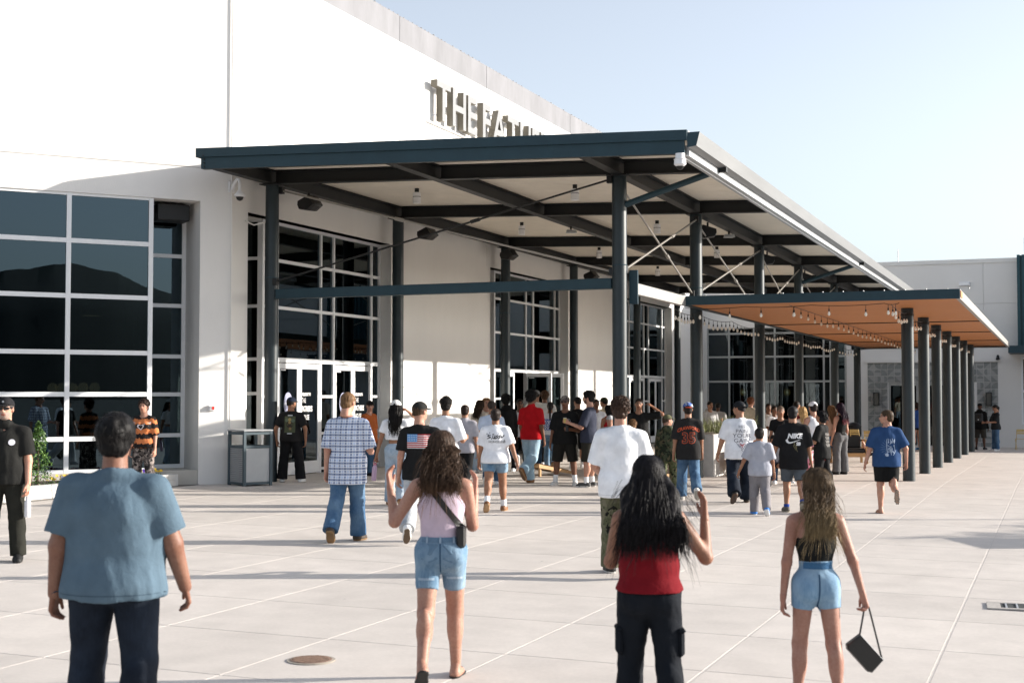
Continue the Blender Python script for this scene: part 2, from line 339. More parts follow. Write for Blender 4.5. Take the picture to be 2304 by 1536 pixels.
for bi, (Y0, Y1, YP) in enumerate(BAYS):
    sc_ = (Y1 - Y0) / (BAYS[0][1] - BAYS[0][0]); gb = gz(0, Y0)
    yv = [Y0 + (y - .91) * sc_ for y in yv1]; dw = DW * sc_
    ys = [Y0, yv[0] - dw, yv[0], yv[1], yv[2], Y1 - .03]
    fm = MB(); fw = .032; xa, xb = -.40, -.30
    for i, y in enumerate(ys):
        ww = fw if 0 < i < 5 else .045; fm.box((xa, y - ww, gb), (xb, y + ww, ZT))
    for j, z in enumerate(rows):
        hh = .05 if j in (0, 3) else .035
        fm.box((xa + .004, Y0, z - hh), (xb - .004, Y1, z + hh))
    for (a, b) in ((ys[0], ys[1]), (ys[2], ys[3]), (ys[4], ys[5])):
        for z in (.10, .92, 1.78): fm.box((xa + .006, a, z - .03 + gb), (xb - .006, b, z + .03 + gb))
    fo = fm.build('window_frame', FRAME, hall)
    zz = [gb] + rows
    for i in range(5):
        for j in range(4):
            if j == 0 and i in (1, 3): continue
            MB().box((-.356, ys[i], zz[j]), (-.346, ys[i + 1], zz[j + 1])).build('pane', GLASS, fo)
    # return of the glass box, facing the plaza's near end
    fr = MB()
    for x in (-.40, -1.5): fr.box((x - .045, Y0 - .02, gb), (x + .045, Y0 + .05, ZT))
    for z in [.1 + gb, 1.0, 1.85] + rows: fr.box((-1.5, Y0 - .016, z - .035), (-.4, Y0 + .046, z + .035))
    ro = fr.build('side_window_frame', FRAME, hall)
    MB().box((-1.5, Y0 + .012, gb), (-.4, Y0 + .02, ZT)).build('pane', GLASS, ro)
    MB().box((-1.6, YP - .3, ZT), (-.34, Y0 + .1, ZT + .3)).build('soffit', WALL, hall)
    MB().box((-1.62, YP - .3, -.8), (-1.5, Y0 - .03, ZT)).build('recess_wall', WALL, hall)
    # doors
    for di, (a, b) in enumerate(((ys[1], ys[2]), (ys[3], ys[4]))):
        lw = (b - a) / 2 - .035
        A1, A2 = R(90), R(-90)
        if bi == 1: A1, A2 = (R(90), R(-90 + 78)) if di == 0 else (R(22), R(-90))
        d1 = door_leaf(hall, lw, 2.53 - gb, (-.33, a + .034, gb), A1, 1)
        d2 = door_leaf(hall, lw, 2.53 - gb, (-.33, b - .034, gb), A2, 1)
        if bi == 0:
            DISC = mat('door_disc', (.26, .27, .38), .5); WLET = mat('white_lettering', (.8, .8, .8), .5)
            c = MB(); c.v = [(.5 * lw + .165 * math.cos(t) * 1.15, -.0095, 1.62 + .26 * math.sin(t)) for t in np.linspace(0, 2 * math.pi, 25)[:-1]]
            c.f = [tuple(range(24))]; c.build('disc_sign', DISC, d1)
            mm = text_mesh('Welcome', .09, sx=.95); o = link('disc_lettering', mm, WLET, d1); o.location = (.5 * lw, -.012, 1.585); o.rotation_euler = (R(90), 0, 0)
            for txt, z, sz, of in (('WELCOME TO', 1.80, .095, .004), ('THE', 1.64, .16, .0), ("FATHER'S", 1.44, .175, .005), ('HOUSE', 1.25, .165, .0)):
                mm = text_mesh(txt, sz, offset=of, align='LEFT', sx=.66); o = link('door_lettering', mm, WLET, d2)
                o.location = (lw - .12, .0105, z); o.rotation_euler = (R(90), 0, R(180))
# angled window: box window flush with the wall, deeper pane at its right
ZR = [.32, .96, 1.83, 2.65, 3.75, 4.83, 5.76]
fm = MB()
for s in (1.65, 3.25, 4.85, 6.45, 7.55): chbox(fm, s - .045, s + .045, .03, .13, .30, 5.765)
for z in ZR: chbox(fm, 1.65, 7.6, .034, .126, z - .045, z + .045 if z < 5.7 else 5.768)
fo = fm.build('window_frame', FRAME, hall)
for a, b in ((1.65, 3.25), (3.25, 4.85), (4.85, 6.45), (6.45, 7.55)):
    for z0, z1 in zip(ZR[:-1], ZR[1:]):
        m = MB(); chbox(m, a, b, .07, .082, z0, z1); m.build('pane', GLASSB, fo)
fm = MB()
for s in (.70, 1.7): chbox(fm, s - .04, s + .04, 1.05, 1.13, .30, 5.6)
for z in [.34, .98, 1.83, 2.62, 3.68, 4.72, 5.55]: chbox(fm, .7, 1.9, 1.054, 1.126, z - .04, z + .04)
fo = fm.build('window_frame', FRAME, hall)
m = MB(); chbox(m, .7, 1.9, 1.09, 1.10, .3, 5.6); m.build('pane', GLASSB, fo)
m = MB(); chbox(m, 1.60, 1.64, .13, 1.05, .3, 5.77); m.build('side_pane', GLASSB, hall)
hs = thing('recess_heater', 'black box heater hung in the top of the window recess', 'heater')
m = MB(); chbox(m, .78, 1.45, .35, .85, 5.38, 5.72); m.build('heater_body', BLACK, hs, bevel=.02)
m = MB(); chbox(m, 1.0, 1.1, .5, .6, 5.72, 5.80); m.build('mounting_bracket', BLACK, hs)
# things seen inside through the angled window
WARM = mat('lamp_globe', (.9, .75, .5), .4, emit=(1, .72, .4, .35))
for k, (px, py) in enumerate(((118, 873), (140, 873), (163, 873), (187, 872), (213, 872))):
    d = ray(px, py); P = CAM + d * (33.5)
    l = thing('pendant_lamp', 'small round amber pendant lamp inside behind the angled window', 'lamp', P, group='pendant lamps inside the hall')
    MB().lathe((0, 0, 0), [(.02, -.13), (.09, -.1), (.13, 0), (.09, .1), (.02, .13)], 12).build('globe', WARM, l, smooth=True)
    MB().tube([(0, 0, .13), (0, 0, 5.95 - P[2])], .006, 5).build('cord', BLACK, l)
d = ray(205, 700); P = CAM + d * 31.5
l = thing('shade_lamp', 'wide dark shade lamp with a lit rim hanging inside the angled window', 'lamp', P)
MB().lathe((0, 0, 0), [(.22, -.10), (.23, -.09), (.2, .12), (.05, .2), (.03, .21)], 16).build('lamp_shade', mat('shade_teal', (.05, .12, .14), .5), l, smooth=True)
MB().lathe((0, 0, -.105), [(.2, 0), (.2, .004)], 16).build('bulb', WARM, l)
MB().tube([(0, 0, .2), (0, 0, 5.95 - P[2])], .008, 5).build('cord', BLACK, l)
ct = thing('lobby_counter', 'pale green panelled counter inside behind the angled window', 'counter', ch(3.0, 2.2, 0), math.atan2(t2[1], t2[0]))
MB().box((-1.2, -.3, 0), (1.2, .3, 1.02)).build('counter_body', mat('counter_green', (.32, .36, .26), .6), ct)
MB().box((-1.25, -.34, 1.02), (1.25, .34, 1.08)).build('counter_top', FRAME, ct)
# ------------------------------------------------------------------ flower bed along the angled window
CURB = mat('curb_concrete', (.60, .58, .55), .85, var=.05, bump=.1)
A_, B_, C_, D_ = (-.62, -1.85), (-.74, -9.0), ch(8.2, .02, 0), ch(1.25, .02, 0)
bed = thing('raised_flower_bed', 'raised bed with pale two-step concrete curb below the angled window', 'flower bed')
m = MB(); m.v = [(A_[0], A_[1], .17), (B_[0], B_[1], .17), (C_[0], C_[1], .17), (D_[0], D_[1], .17)]; m.f = [(0, 3, 2, 1)]; m.build('soil', mat('soil', (.06, .045, .03), .95, var=.4, scale=20), bed)
for k in range(6):
    a = k / 6; b = (k + 1) / 6 - .002
    p = lambda q, dx, z: (A_[0] + (B_[0] - A_[0]) * q + dx, A_[1] + (B_[1] - A_[1]) * q, z)
    for (x0, x1, z0, z1) in ((-.16, .05, -.1, .13), (-.16, .035, .1305, .24)):
        MB().hexa([p(a, x0, z0), p(a, x1, z0), p(b, x1, z0), p(b, x0, z0), p(a, x0, z1), p(a, x1, z1), p(b, x1, z1), p(b, x0, z1)]).build('curb_stone', CURB, bed, bevel=.008)
MB().bar((A_[0] + .035, A_[1] - .02, .12), (D_[0], D_[1] - .0, .12), .14, .235).build('curb_stone', CURB, bed)
def leaves(m, c, r, n, size, flat=.0):
    for i in range(n):
        u = np.random.normal(size=3); u /= np.linalg.norm(u); q = np.array(c) + u * np.array(r) * random.random() ** .4
        a = np.random.normal(size=3); a[2] += flat; a /= np.linalg.norm(a); b = np.cross(a, np.random.normal(size=3)); b /= np.linalg.norm(b); s_ = size * random.uniform(.6, 1.3)
        cc = np.cross(a, b)
        m.add([q - b * s_, q - cc * s_ * .45, q + b * s_, q + cc * s_ * .45], [(0, 1, 2, 3)])
LEAFS = [mat('leaf_%d' % i, c, .55, var=.35, scale=25) for i, c in enumerate(((.05, .11, .02), (.10, .19, .03), (.03, .075, .02)))]
P = onG(100, 1086); sx0, sy0 = -1.02, -5.35
sh = thing('conifer_shrub', 'small bright green conifer standing in the flower bed', 'shrub', (sx0, sy0, .15))
MB().tube([(0, 0, 0), (.01, 0, .5), (0, .01, 1.05)], [.03, .02, .006], 7).build('trunk', mat('bark', (.10, .07, .05), .9), sh)
for li in range(3):
    m = MB()
    for i in range(620):
        z = random.random() ** .85; zz_ = .06 + z * 1.12; rr = (.27 * (1 - z) ** .75 + .02) * (1 + .25 * math.sin(z * 17 + li)); a = random.uniform(0, 6.28); r_ = rr * random.random() ** .35
        leaves(m, (r_ * math.cos(a), r_ * math.sin(a), zz_), (.02, .02, .03), 1, .026)
    m.build('crown', LEAFS[li], sh)
PET = [mat('petal_%s' % n_, c, .5, var=.2, scale=30, world_space=False) for n_, c in (('violet', (.10, .04, .35)), ('yellow', (.75, .48, .03)), ('white', (.7, .66, .7)), ('maroon', (.25, .03, .05)))]
LAB = ['violet pansy plant growing in the raised flower bed', 'yellow pansy plant growing in the raised flower bed', 'white pansy plant growing in the raised flower bed', 'maroon pansy plant growing in the raised flower bed']
for i in range(26):
    q = .03 + i / 26 * .62; x = A_[0] + (B_[0] - A_[0]) * q - .26 - random.uniform(0, .25) * min(1, q * 5); y = A_[1] + (B_[1] - A_[1]) * q + random.uniform(-.05, .05)
    if abs(y - sy0) < .22 and abs(x - sx0) < .2: continue
    c = random.choice((0, 0, 1, 1, 2, 3)); fl = thing('pansy_plant', LAB[c], 'flower', (x, y, .16), group='%s pansies' % ['violet', 'yellow', 'white', 'maroon'][c])
    m = MB(); leaves(m, (0, 0, .06), (.09, .09, .06), 30, .03, 1.0); m.build('foliage', LEAFS[i % 3], fl)
    m = MB()
    for k in range(6):
        a = random.uniform(0, 6.28); r_ = random.uniform(0, .1); ctr = np.array((r_ * math.cos(a), r_ * math.sin(a), .13 + random.uniform(0, .05)))
        nrm = np.array((.7, -.5, .6)) + np.random.normal(size=3) * .3; nrm /= np.linalg.norm(nrm); u = np.cross(nrm, (0, 0, 1)); u /= np.linalg.norm(u); w_ = np.cross(nrm, u)
        for j in range(5):
            t = j * 1.2566; dd = u * math.cos(t) + w_ * math.sin(t); ee = u * math.cos(t + 1.57) + w_ * math.sin(t + 1.57)
            m.add([ctr, ctr + dd * .02 + ee * .014, ctr + dd * .035, ctr + dd * .02 - ee * .014], [(0, 1, 2, 3)])
    m.build('blossom', PET[c], fl)
# ================================================================== SIGN LETTERS
sign = thing('wall_sign', 'raised metal letters spelling THE FATHER\'S HOUSE high on the white wall', 'sign', (0, 0, 0))
LF = mat('letter_face', (.21, .21, .21), .4, metal=.2, var=.05); LS = mat('letter_side', (.15, .135, .105), .5, var=.1)
yy = 8.60
for chx in "THE FATHER'S HOUSE":
    if chx == ' ': yy += .30; continue
    me = text_mesh(chx, 1.50, extrude=.095, offset=.022, align='LEFT', sx=1.0)
    xs = [v.co.x for v in me.vertices]; x0, x1 = min(xs), max(xs)
    me.materials.append(LF); me.materials.append(LS)
    for p in me.polygons: p.material_index = 0 if abs(p.normal.z) > .7 else 1
    o = link('letter', me, LF, sign); o.location = (.22, yy - x0, 9.30); o.rotation_euler = (R(90), 0, R(90))
    st = MB()
    for q in (.15, .9): st.tube([((x0 + x1) / 2 - .1, q, -.09), ((x0 + x1) / 2 - .1, q, -.215)], .025, 6)
    st.build('standoff', WHITEP, o)
    yy += (x1 - x0) + .15
MB().box((.0, 8.55, 9.20), (.10, yy + .1, 9.23)).build('sign_rail', WALL, sign)
# ================================================================== ENTRANCE CANOPY
can = thing('entrance_canopy', 'large dark teal steel canopy on round columns over the entrance', 'canopy')
def zr(x): return 6.58 - .034 * (x - .2)
RY = [.17, 6.17, 13.45, 19.75, 27.40, 33.60]; RX = [.36, 8.04]; YF, YB = -2.2, 35.0
CR_ = .142
for y in RY:
    for x in RX:
        c = MB(); c.lathe((x, y, 0), [(CR_, gz(x, y) - .05), (CR_, zr(x) - .30)], 28)
        co = c.build('column', COLST, can, smooth=True)
        MB().box((x - .2, y - .2, zr(x) - .325), (x + .2, y + .2, zr(x) - .302)).build('cap_plate', STEELD, co)
        MB().lathe((x, y, 4.28), [(CR_ + .001, 0), (CR_ + .006, .01), (CR_ + .001, .02)], 28).build('weld_seam', STEEL, co, smooth=True)
def ibeam(a, b, h, w, name='beam', m_=STEELD, tf=.025):
    a, b = Vector(a), Vector(b); q = MB(); up = Vector((0, 0, 1))
    q.bar(a + up * (h / 2 - tf / 2), b + up * (h / 2 - tf / 2), w, tf); q.bar(a - up * (h / 2 - tf / 2), b - up * (h / 2 - tf / 2), w, tf); q.bar(a, b, .03, h - 2 * tf - .002)
    return q.build(name, m_, can)
for x in (.36, 4.2, 8.04): ibeam((x, YF + .12, zr(x) - .155), (x, YB - .05, zr(x) - .155), .29, .2)
for y in RY:
    for a, b in ((.46, 4.1), (4.3, 7.94), (8.14, 9.86)):
        ibeam((a, y, zr(a) - .153), (b, y, zr(b) - .153), .28, .18, 'cross_beam')
dk = MB(); ny = int((YB - YF - .1) / .1); Yd = YF + .08
for i in range(ny):
    y0 = Yd + i * .1; lo = .0 if i % 2 == 0 else .035; y1 = y0 + .1
    for (ya, za, yb, zb) in ((y0, lo, y1 - .02, lo), (y1 - .02, lo, y1, .035 - lo)):
        dk.add([(.16, ya, zr(.16) + za), (9.95, ya, zr(9.95) + za), (9.95, yb, zr(9.95) + zb), (.16, yb, zr(.16) + zb)], [(0, 3, 2, 1)])
dk.build('roof_deck', DECK, can)
MB().hexa([(x, y, zr(x) + dz) for dz in (.045, .075) for x, y in ((.12, YF + .05), (9.97, YF + .05), (9.97, YB), (.12, YB))]).build('roof_sheet', GALV, can)
def fascia(x0, x1, y0, y1, d0, d1, name): return MB().hexa([(x, y, zr(x) + dz) for dz in (d0, d1) for x, y in ((x0, y0), (x1, y0), (x1, y1), (x0, y1))]).build(name, STEEL, can)
fascia(.08, 9.98, YF - .03, YF + .045, -.095, .080, 'fascia'); fascia(.18, 9.93, YF + .01, YF + .05, -.325, -.0955, 'fascia_channel')
MB().hexa([(x, y, zr(x) + dz) for dz in (-.325, -.31) for x, y in ((.18, YF + .05), (9.93, YF + .05), (9.93, YF + .14), (.18, YF + .14))]).build('channel_lip', STEELD, can)
fascia(.06, .075, YF + .0, YB, -.095, .085, 'edge_flashing')
for k in range(4): MB().tube([(.26, YF + .012, zr(.26) - .07 - .07 * k), (.26, YF - .04 + (.03 if k else 0), zr(.26) - .07 - .07 * k)], .016, 8).build('bolt', STEELD, can)
gu = MB(); za = zr(9.98); prof = [(9.985, za - .22), (10.14, za - .20), (10.20, za + .03), (10.18, za + .03), (10.125, za - .185), (9.985, za - .205)]
gu.v = [(x, y, z) for y in (YF - .02, YB) for x, z in prof]; n_ = len(prof)
gu.f = [(i, (i + 1) % n_, n_ + (i + 1) % n_, n_ + i) for i in range(n_)] + [tuple(range(n_ - 1, -1, -1)), tuple(range(n_, 2 * n_))]
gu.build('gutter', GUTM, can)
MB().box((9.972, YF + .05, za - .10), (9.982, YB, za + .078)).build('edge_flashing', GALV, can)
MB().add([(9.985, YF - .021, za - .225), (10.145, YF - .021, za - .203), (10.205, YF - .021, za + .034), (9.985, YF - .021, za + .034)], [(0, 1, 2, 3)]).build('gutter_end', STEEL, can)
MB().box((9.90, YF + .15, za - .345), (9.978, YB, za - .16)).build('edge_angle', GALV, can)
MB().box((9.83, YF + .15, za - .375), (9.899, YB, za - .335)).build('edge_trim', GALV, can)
for y in (RY[0], RY[3]):
    ds = MB(); ds.box((9.99, y - .06, zr(8.04) - .36), (10.13, y + .06, za - .2)); ds.build('downspout_head', STEELD, can)
    p0 = onY(1420, 462, RY[0]); MB().tube([(8.1, y, p0[2]), (9.95, y, zr(8.04) - .32), (10.06, y, zr(8.04) - .28)], .062, 12).build('downspout', STEEL, can, smooth=True)
MB().box((.50, RY[0] - .09, 3.84), (7.90, RY[0] + .09, 4.045)).build('tie_beam', STEEL, can, bevel=.012)
ROD = mat('brace_rod', (.34, .32, .29), .35, metal=.5, var=.05)
def rod(a, b, m_=ROD, r=.02):
    q = MB(); q.tube([a, b], r, 8); o = q.build('brace_rod', m_, can, smooth=True)
    A, B = Vector(a), Vector(b); c = A.lerp(B, .62); d = (B - A).normalized()
    MB().tube([c - d * .1, c + d * .1], r * 1.9, 8).build('turnbuckle', m_, o)
    for e in (A, B): MB().box(e - Vector((.05, .05, .07)), e + Vector((.05, .05, .07))).build('gusset', STEELD, o)
rod((.52, RY[0] - .1, 4.20), (7.88, RY[0] - .1, 5.93), STEELD); rod((7.86, RY[0] + .1, 4.18), (.52, RY[0] + .1, 6.15))
for i in range(5):
    y0, y1 = RY[i], RY[i + 1]
    rod((8.04 - .05, y0 + .16, 5.88), (8.04 - .05, y1 - .16, 4.15)); rod((8.04 + .06, y0 + .16, 4.22), (8.04 + .06, y1 - .16, 5.86))
# corner bracket beam from the first column to the pergola
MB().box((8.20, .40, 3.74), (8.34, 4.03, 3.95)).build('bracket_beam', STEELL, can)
MB().box((8.19, .30, 3.55), (8.36, .345, 4.2)).build('bracket_plate', STEEL, can)
# ================================================================== PERGOLA
per = thing('pergola', 'low flat pergola with terracotta slats on round dark posts', 'pergola')
PX0, PX1, PY0, PY1, PZ0, PZ1 = 8.22, 13.99, 4.05, 34.2, 3.755, 3.95
MB().box((PX0, PY0 - .02, PZ0), (PX1, PY0 + .06, PZ1)).build('front_beam', STEEL, per)
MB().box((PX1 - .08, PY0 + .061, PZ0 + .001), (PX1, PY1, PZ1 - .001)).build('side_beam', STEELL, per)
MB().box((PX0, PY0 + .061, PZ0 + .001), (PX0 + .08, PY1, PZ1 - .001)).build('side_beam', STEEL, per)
MB().box((PX0, PY1 + .001, PZ0), (PX1, PY1 + .08, PZ1)).build('rear_beam', STEEL, per)
sl_ = MB(); ns = int((PY1 - PY0 - .7) / .115)
for i in range(ns):
    y = PY0 + .62 + i * .115; sl_.box((PX0 + .09, y, PZ0 + .035), (PX1 - .09, y + .098, PZ0 + .06))
sl_.build('slats', TERRA, per, kind='stuff')
MB().box((PX0 + .05, PY0 + .6, PZ0 + .075), (PX1 - .05, PY1, PZ0 + .085)).build('ceiling_sheet', TERRA, per)
MB().box((PX0 + .04, PY0 + .58, PZ0 + .087), (PX1 - .04, PY1, PZ0 + .11)).build('roof_sheet', GALV, per)
for y in (13.5, 20.0, 27.0, 33.0): MB().box((PX0 + .09, y, PZ0 + .012), (PX1 - .09, y + .06, PZ0 + .034)).build('purlin', STEELD, per)
k = 0
for i in range(14):
    x = PX0 + .35 + i * .415
    MB().hexa([(x, PY0 + .07, PZ0 + .04), (x + .04, PY0 + .07, PZ0 + .04), (x + .04, PY0 + .62, PZ0 + .04), (x, PY0 + .62, PZ0 + .04), (x, PY0 + .07, PZ1 - .03), (x + .04, PY0 + .07, PZ1 - .03), (x + .04, PY0 + .62, PZ1 - .03), (x, PY0 + .62, PZ1 - .03)]).build('rafter_end', TERRA, per)
    MB().tube([(x + .2, PY0 + .02, PZ1), (x + .2, PY0 + .02, PZ1 + .02)], .015, 6).build('bolt', GALV, per)
POSTY = [7.45 + 4.0 * k for k in range(7)]
for y in POSTY:
    po = MB().lathe((12.63, y, 0), [(CR_ * .98, gz(12.63, y) - .05), (CR_ * .98, PZ0 + .03)], 24).build('post', COLST, per, smooth=True)
    MB().lathe((12.63, y, PZ0 - .14), [(CR_ + .004, 0), (CR_ + .01, .02), (CR_ + .004, .04)], 20).build('collar', STEELD, po)
# string lights
BULB = mat('bulb_glass', (.85, .80, .70), .12, var=.02, spec=.8); CABLE = mat('light_cable', (.01, .01, .01), .5)
def string(pts, n, label, cat='string lights', sag=.05):
    t = thing('string_lights', label, cat); P = []; pts = [Vector(p) for p in pts]
    for a, b in zip(pts[:-1], pts[1:]):
        for q in range(8): f_ = q / 8; P.append(a.lerp(b, f_) - Vector((0, 0, sag * 4 * f_ * (1 - f_))))
    P.append(pts[-1]); MB().tube(P, .007, 5).build('cable', CABLE, t)
    for i in range(n):
        f_ = (i + .5) / n * (len(P) - 1); j = int(f_); p = P[j].lerp(P[min(j + 1, len(P) - 1)], f_ - j); dz = random.uniform(.05, .1)
        so_ = MB().lathe((p.x, p.y, p.z - dz - .06), [(.013, 0), (.016, .05), (.006, .06), (.005, dz + .06)], 8).build('socket', CABLE, t)
        MB().lathe((p.x, p.y, p.z - dz - .15), [(.008, 0), (.026, .02), (.03, .045), (.018, .08), (.012, .092)], 10).build('bulb', BULB, so_, smooth=True)
string([(8.06, y, 3.70) for y in (4.1, 6.2, 9.8, 13.4, 16.6, 19.8, 23.6, 27.4, 33.6)], 64, 'string of bulbs hung along the pergola edge beside the canopy columns', sag=.08)
string([(12.63, y, 3.68) for y in [4.2] + POSTY + [34]], 46, 'string of bulbs hung along the row of pergola posts', sag=.07)
string([(x, PY0 + .1, 3.70) for x in (8.3, 9.6, 11.0, 12.5, 12.8)], 8, 'string of bulbs hung behind the pergola front beam', sag=.03)
string([(10.4, y, 3.76) for y in np.linspace(5, 33.8, 12)], 30, 'string of bulbs running down the middle of the terracotta slats', sag=.0)
# ceiling lights, speakers, cameras
def down_light(x, y):
    l = thing('ceiling_light', 'white cylinder downlight under the canopy roof', 'light', (x, y, zr(x) - .01), group='cylinder downlights under the canopy')
    MB().lathe((0, 0, -.09), [(.05, 0), (.05, .1)], 12).build('stem', STEELD, l); MB().lathe((0, 0, -.33), [(.085, 0), (.09, .005), (.09, .24), (.08, .245)], 16).build('lamp_body', WHITEP, l, smooth=True)
    MB().lathe((0, 0, -.19), [(.0915, 0), (.0915, .012)], 16).build('ring', STEELD, l)
for y in (3.2, 9.8, 16.6, 23.5, 30.5):
    for x in (2.3, 6.1): down_light(x, y)
def speaker(x, y, ang, label):
    s = thing('loudspeaker', label, 'speaker', (x, y, zr(x) - .34), ang)
    MB().tube([(0, 0, 0), (0, .0, -.1)], .025, 8).build('bracket', STEELD, s)
    m = MB(); pr = [(-.20, -.13), (.13, -.02), (.30, -.24), (.10, -.36), (-.16, -.32), (-.21, -.22)]
    w0 = .16
    for yy_, sc2 in ((-w0, .92), (-w0 * .5, 1.0), (w0 * .5, 1.0), (w0, .92)): m.v += [(a * sc2, yy_, -.2 + (b + .2) * sc2 - .04) for a, b in pr]
    for q in range(3): m.f += [(q * 6 + i, q * 6 + (i + 1) % 6, (q + 1) * 6 + (i + 1) % 6, (q + 1) * 6 + i) for i in range(6)]
    m.f += [tuple(range(5, -1, -1)), tuple(range(18, 24))]; m.build('cabinet', BLACK, s)
    MB().hexa([(.285, -.12, -.30), (.285, .12, -.30), (.295, .12, -.30), (.295, -.12, -.30), (.285, -.12, -.255), (.285, .12, -.255), (.305, .12, -.265), (.305, -.12, -.265)]).build('grille', STEELD, s)
speaker(.62, 1.25, R(-15), 'black loudspeaker hung beside the column nearest the angled wall')
speaker(.62, 7.3, R(-15), 'black loudspeaker hung where the first solid wall pier begins')
speaker(.62, 13.0, R(-15), 'black loudspeaker hung just before the second entrance bay')
speaker(.62, 20.8, R(-15), 'black loudspeaker hung beside the column past the open doors')
for j, y in enumerate((7.5, 14.8, 21.2)):
    speaker(8.0, y, R(200), ['black loudspeaker hung on the outer beam by the second outer column', 'black loudspeaker hung on the outer beam by the third outer column', 'black loudspeaker hung on the outer beam by the fourth outer column'][j])
def flood(x, y, label):
    s = thing('flood_light', label, 'light', (x, y, zr(x) - .3), R(30)); MB().box((-.02, -.02, -.1), (.02, .02, 0)).build('bracket', STEELD, s)
    MB().hexa([(-.14, -.1, -.16), (.14, -.1, -.16), (.12, .1, -.16), (-.12, .1, -.16), (-.12, -.08, -.09), (.12, -.08, -.09), (.1, .08, -.09), (-.1, .08, -.09)]).build('lamp_housing', GALV, s)
flood(4.2, 8.4, 'small flood light hung from the middle canopy beam'); flood(8.0, 9.8, 'small flood light clamped to the outer canopy beam')
def dome_cam(loc, ang, arm, label):
    s = thing('dome_camera', label, 'camera', loc, ang)
    if arm:
        MB().box((-.05, -.06, -.12), (0, .06, .1)).build('mounting_plate', WHITEP, s)
        MB().tube([(0, 0, -.06), (.10, 0, .08), (.17, 0, .135), (.235, 0, .12), (.26, 0, .04), (.26, 0, -.09)], .033, 10).build('arm', WHITEP, s, smooth=True); cx, cz = .26, -.05
        MB().lathe((cx, 0, cz - .19), [(.085, 0), (.115, .02), (.115, .045), (.05, .12), (.034, .15)], 18).build('housing', WHITEP, s, smooth=True)
        MB().lathe((cx, 0, cz - .27), [(.015, 0), (.06, .025), (.082, .08)], 16).build('dome', BLACK, s, smooth=True)
    else:
        MB().lathe((0, 0, -.22), [(.07, 0), (.105, .03), (.10, .11), (.11, .12), (.085, .125), (.08, .22)], 18).build('housing', WHITEP, s, smooth=True)
        MB().lathe((0, 0, -.285), [(.015, 0), (.05, .02), (.068, .065)], 16).build('dome', BLACK, s, smooth=True)
dome_cam((.02, -.84, zX(520, 420, 0)), R(-20), True, 'white dome camera on a curved arm at the wall corner')
dome_cam((9.86, YF - .02, zr(9.86) - .325), 0, False, 'white dome camera under the outer corner of the canopy fascia')
P = onY(1210, 0, 0)
al = thing('fire_strobe', 'small white and red fire alarm strobe on the angled wall pier', 'alarm', ch(.40, 0, zX(484, 918, 0)), math.atan2(-n2_[1], -n2_[0]) - R(90))
MB().box((-.07, -.0, -.055), (.07, .05, .055)).build('backplate', WHITEP, al, bevel=.006); MB().box((-.05, .0502, -.03), (.0, .06, .035)).build('strobe_lens', mat('red_plastic', (.6, .04, .03), .4), al); MB().box((.02, .0502, -.04), (.055, .075, .04)).build('horn', GALV, al)
# ================================================================== FAR BUILDING
FY = 39.5
fb = thing('far_wing', 'long pale wing with storefront glass and patterned tile closing the plaza', 'building')
FWALL = mat('far_wall', (.70, .69, .67), .75, var=.03, scale=.6)
def fw(x0, x1, z0, z1, name='wall_panel', dy=0.0, m_=None): return MB().box((x0, FY + dy, z0), (x1, FY + .4, z1)).build(name, m_ or FWALL, fb)
fw(.0, 6.99, 5.0, 7.7); fw(.0, .25, -.9, 5.0); fw(6.78, 7.70, -.9, 5.0); fw(7.0, 12.765, 5.89, 7.7); fw(12.775, 30, 5.895, 7.7); fw(7.0, 12.765, 3.9, 5.88); fw(12.775, 30, 3.9, 5.885)
fw(7.70, 8.64, -.9, 3.895); fw(12.32, 14.30, -.9, 3.895); fw(8.641, 12.319, 2.40, 3.895); fw(17.0, 30, -.9, 3.895); fw(14.301, 16.99, 3.5, 3.895); fw(14.301, 16.99, -.9, .55)
MB().box((-.3, FY - .05, 7.7), (30, FY + .42, 7.88)).build('parapet_cap', FWALL, fb)
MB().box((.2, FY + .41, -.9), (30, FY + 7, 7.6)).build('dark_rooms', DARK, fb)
MB().tube([(9.1, FY + .2, 7.88), (9.1, FY + .2, 8.45)], .02, 6).build('antenna', GALV, fb)
xs = [float(onY(px, 800, FY)[0]) for px in (1585, 1640, 1696, 1743, 1789, 1853, 1868, 1902)]; xs = [.28] + xs
fm = MB(); zrow = [-.4, 2.47, 3.63, 4.73, 5.0]
FRG = mat('storefront_frame', (.36, .37, .36), .45, var=.05)
for x in xs: fm.box((x - .04, FY + .02, -.5), (x + .04, FY + .14, 5))
for z in zrow[1:]: fm.box((.25, FY + .024, z - .045), (6.78, FY + .136, z + .045 if z < 4.9 else 4.999))
fo = fm.build('storefront_frame', FRG, fb)
for a, b in zip(xs[:-1], xs[1:]):
    for z0, z1 in zip(zrow[:-1], zrow[1:]): MB().box((a, FY + .075, z0), (b, FY + .085, z1)).build('pane', GLASS, fo)
fm = MB()
for x in (8.68, 9.9, 11.1, 12.28): fm.box((x - .05, FY + .02, -.5), (x + .05, FY + .12, 2.39))
fm.box((8.66, FY + .018, 2.26), (12.3, FY + .122, 2.399)); fo = fm.build('door_frame', FRG, fb)
for a, b in ((8.68, 9.9), (9.9, 11.1), (11.1, 12.28)): MB().box((a, FY + .06, -.45), (b, FY + .07, 2.3)).build('pane', GLASS, fo)
fm = MB()
for x in (14.34, 16.95): fm.box((x - .05, FY + .02, .55), (x + .05, FY + .12, 3.5))
for z in (.6, 2.0, 3.45): fm.box((14.3, FY + .024, z - .05), (17, FY + .116, z + .05))
fo = fm.build('window_frame', FRAME, fb); MB().box((14.3, FY + .06, .6), (17, FY + .07, 3.45)).build('pane', GLASS, fo)
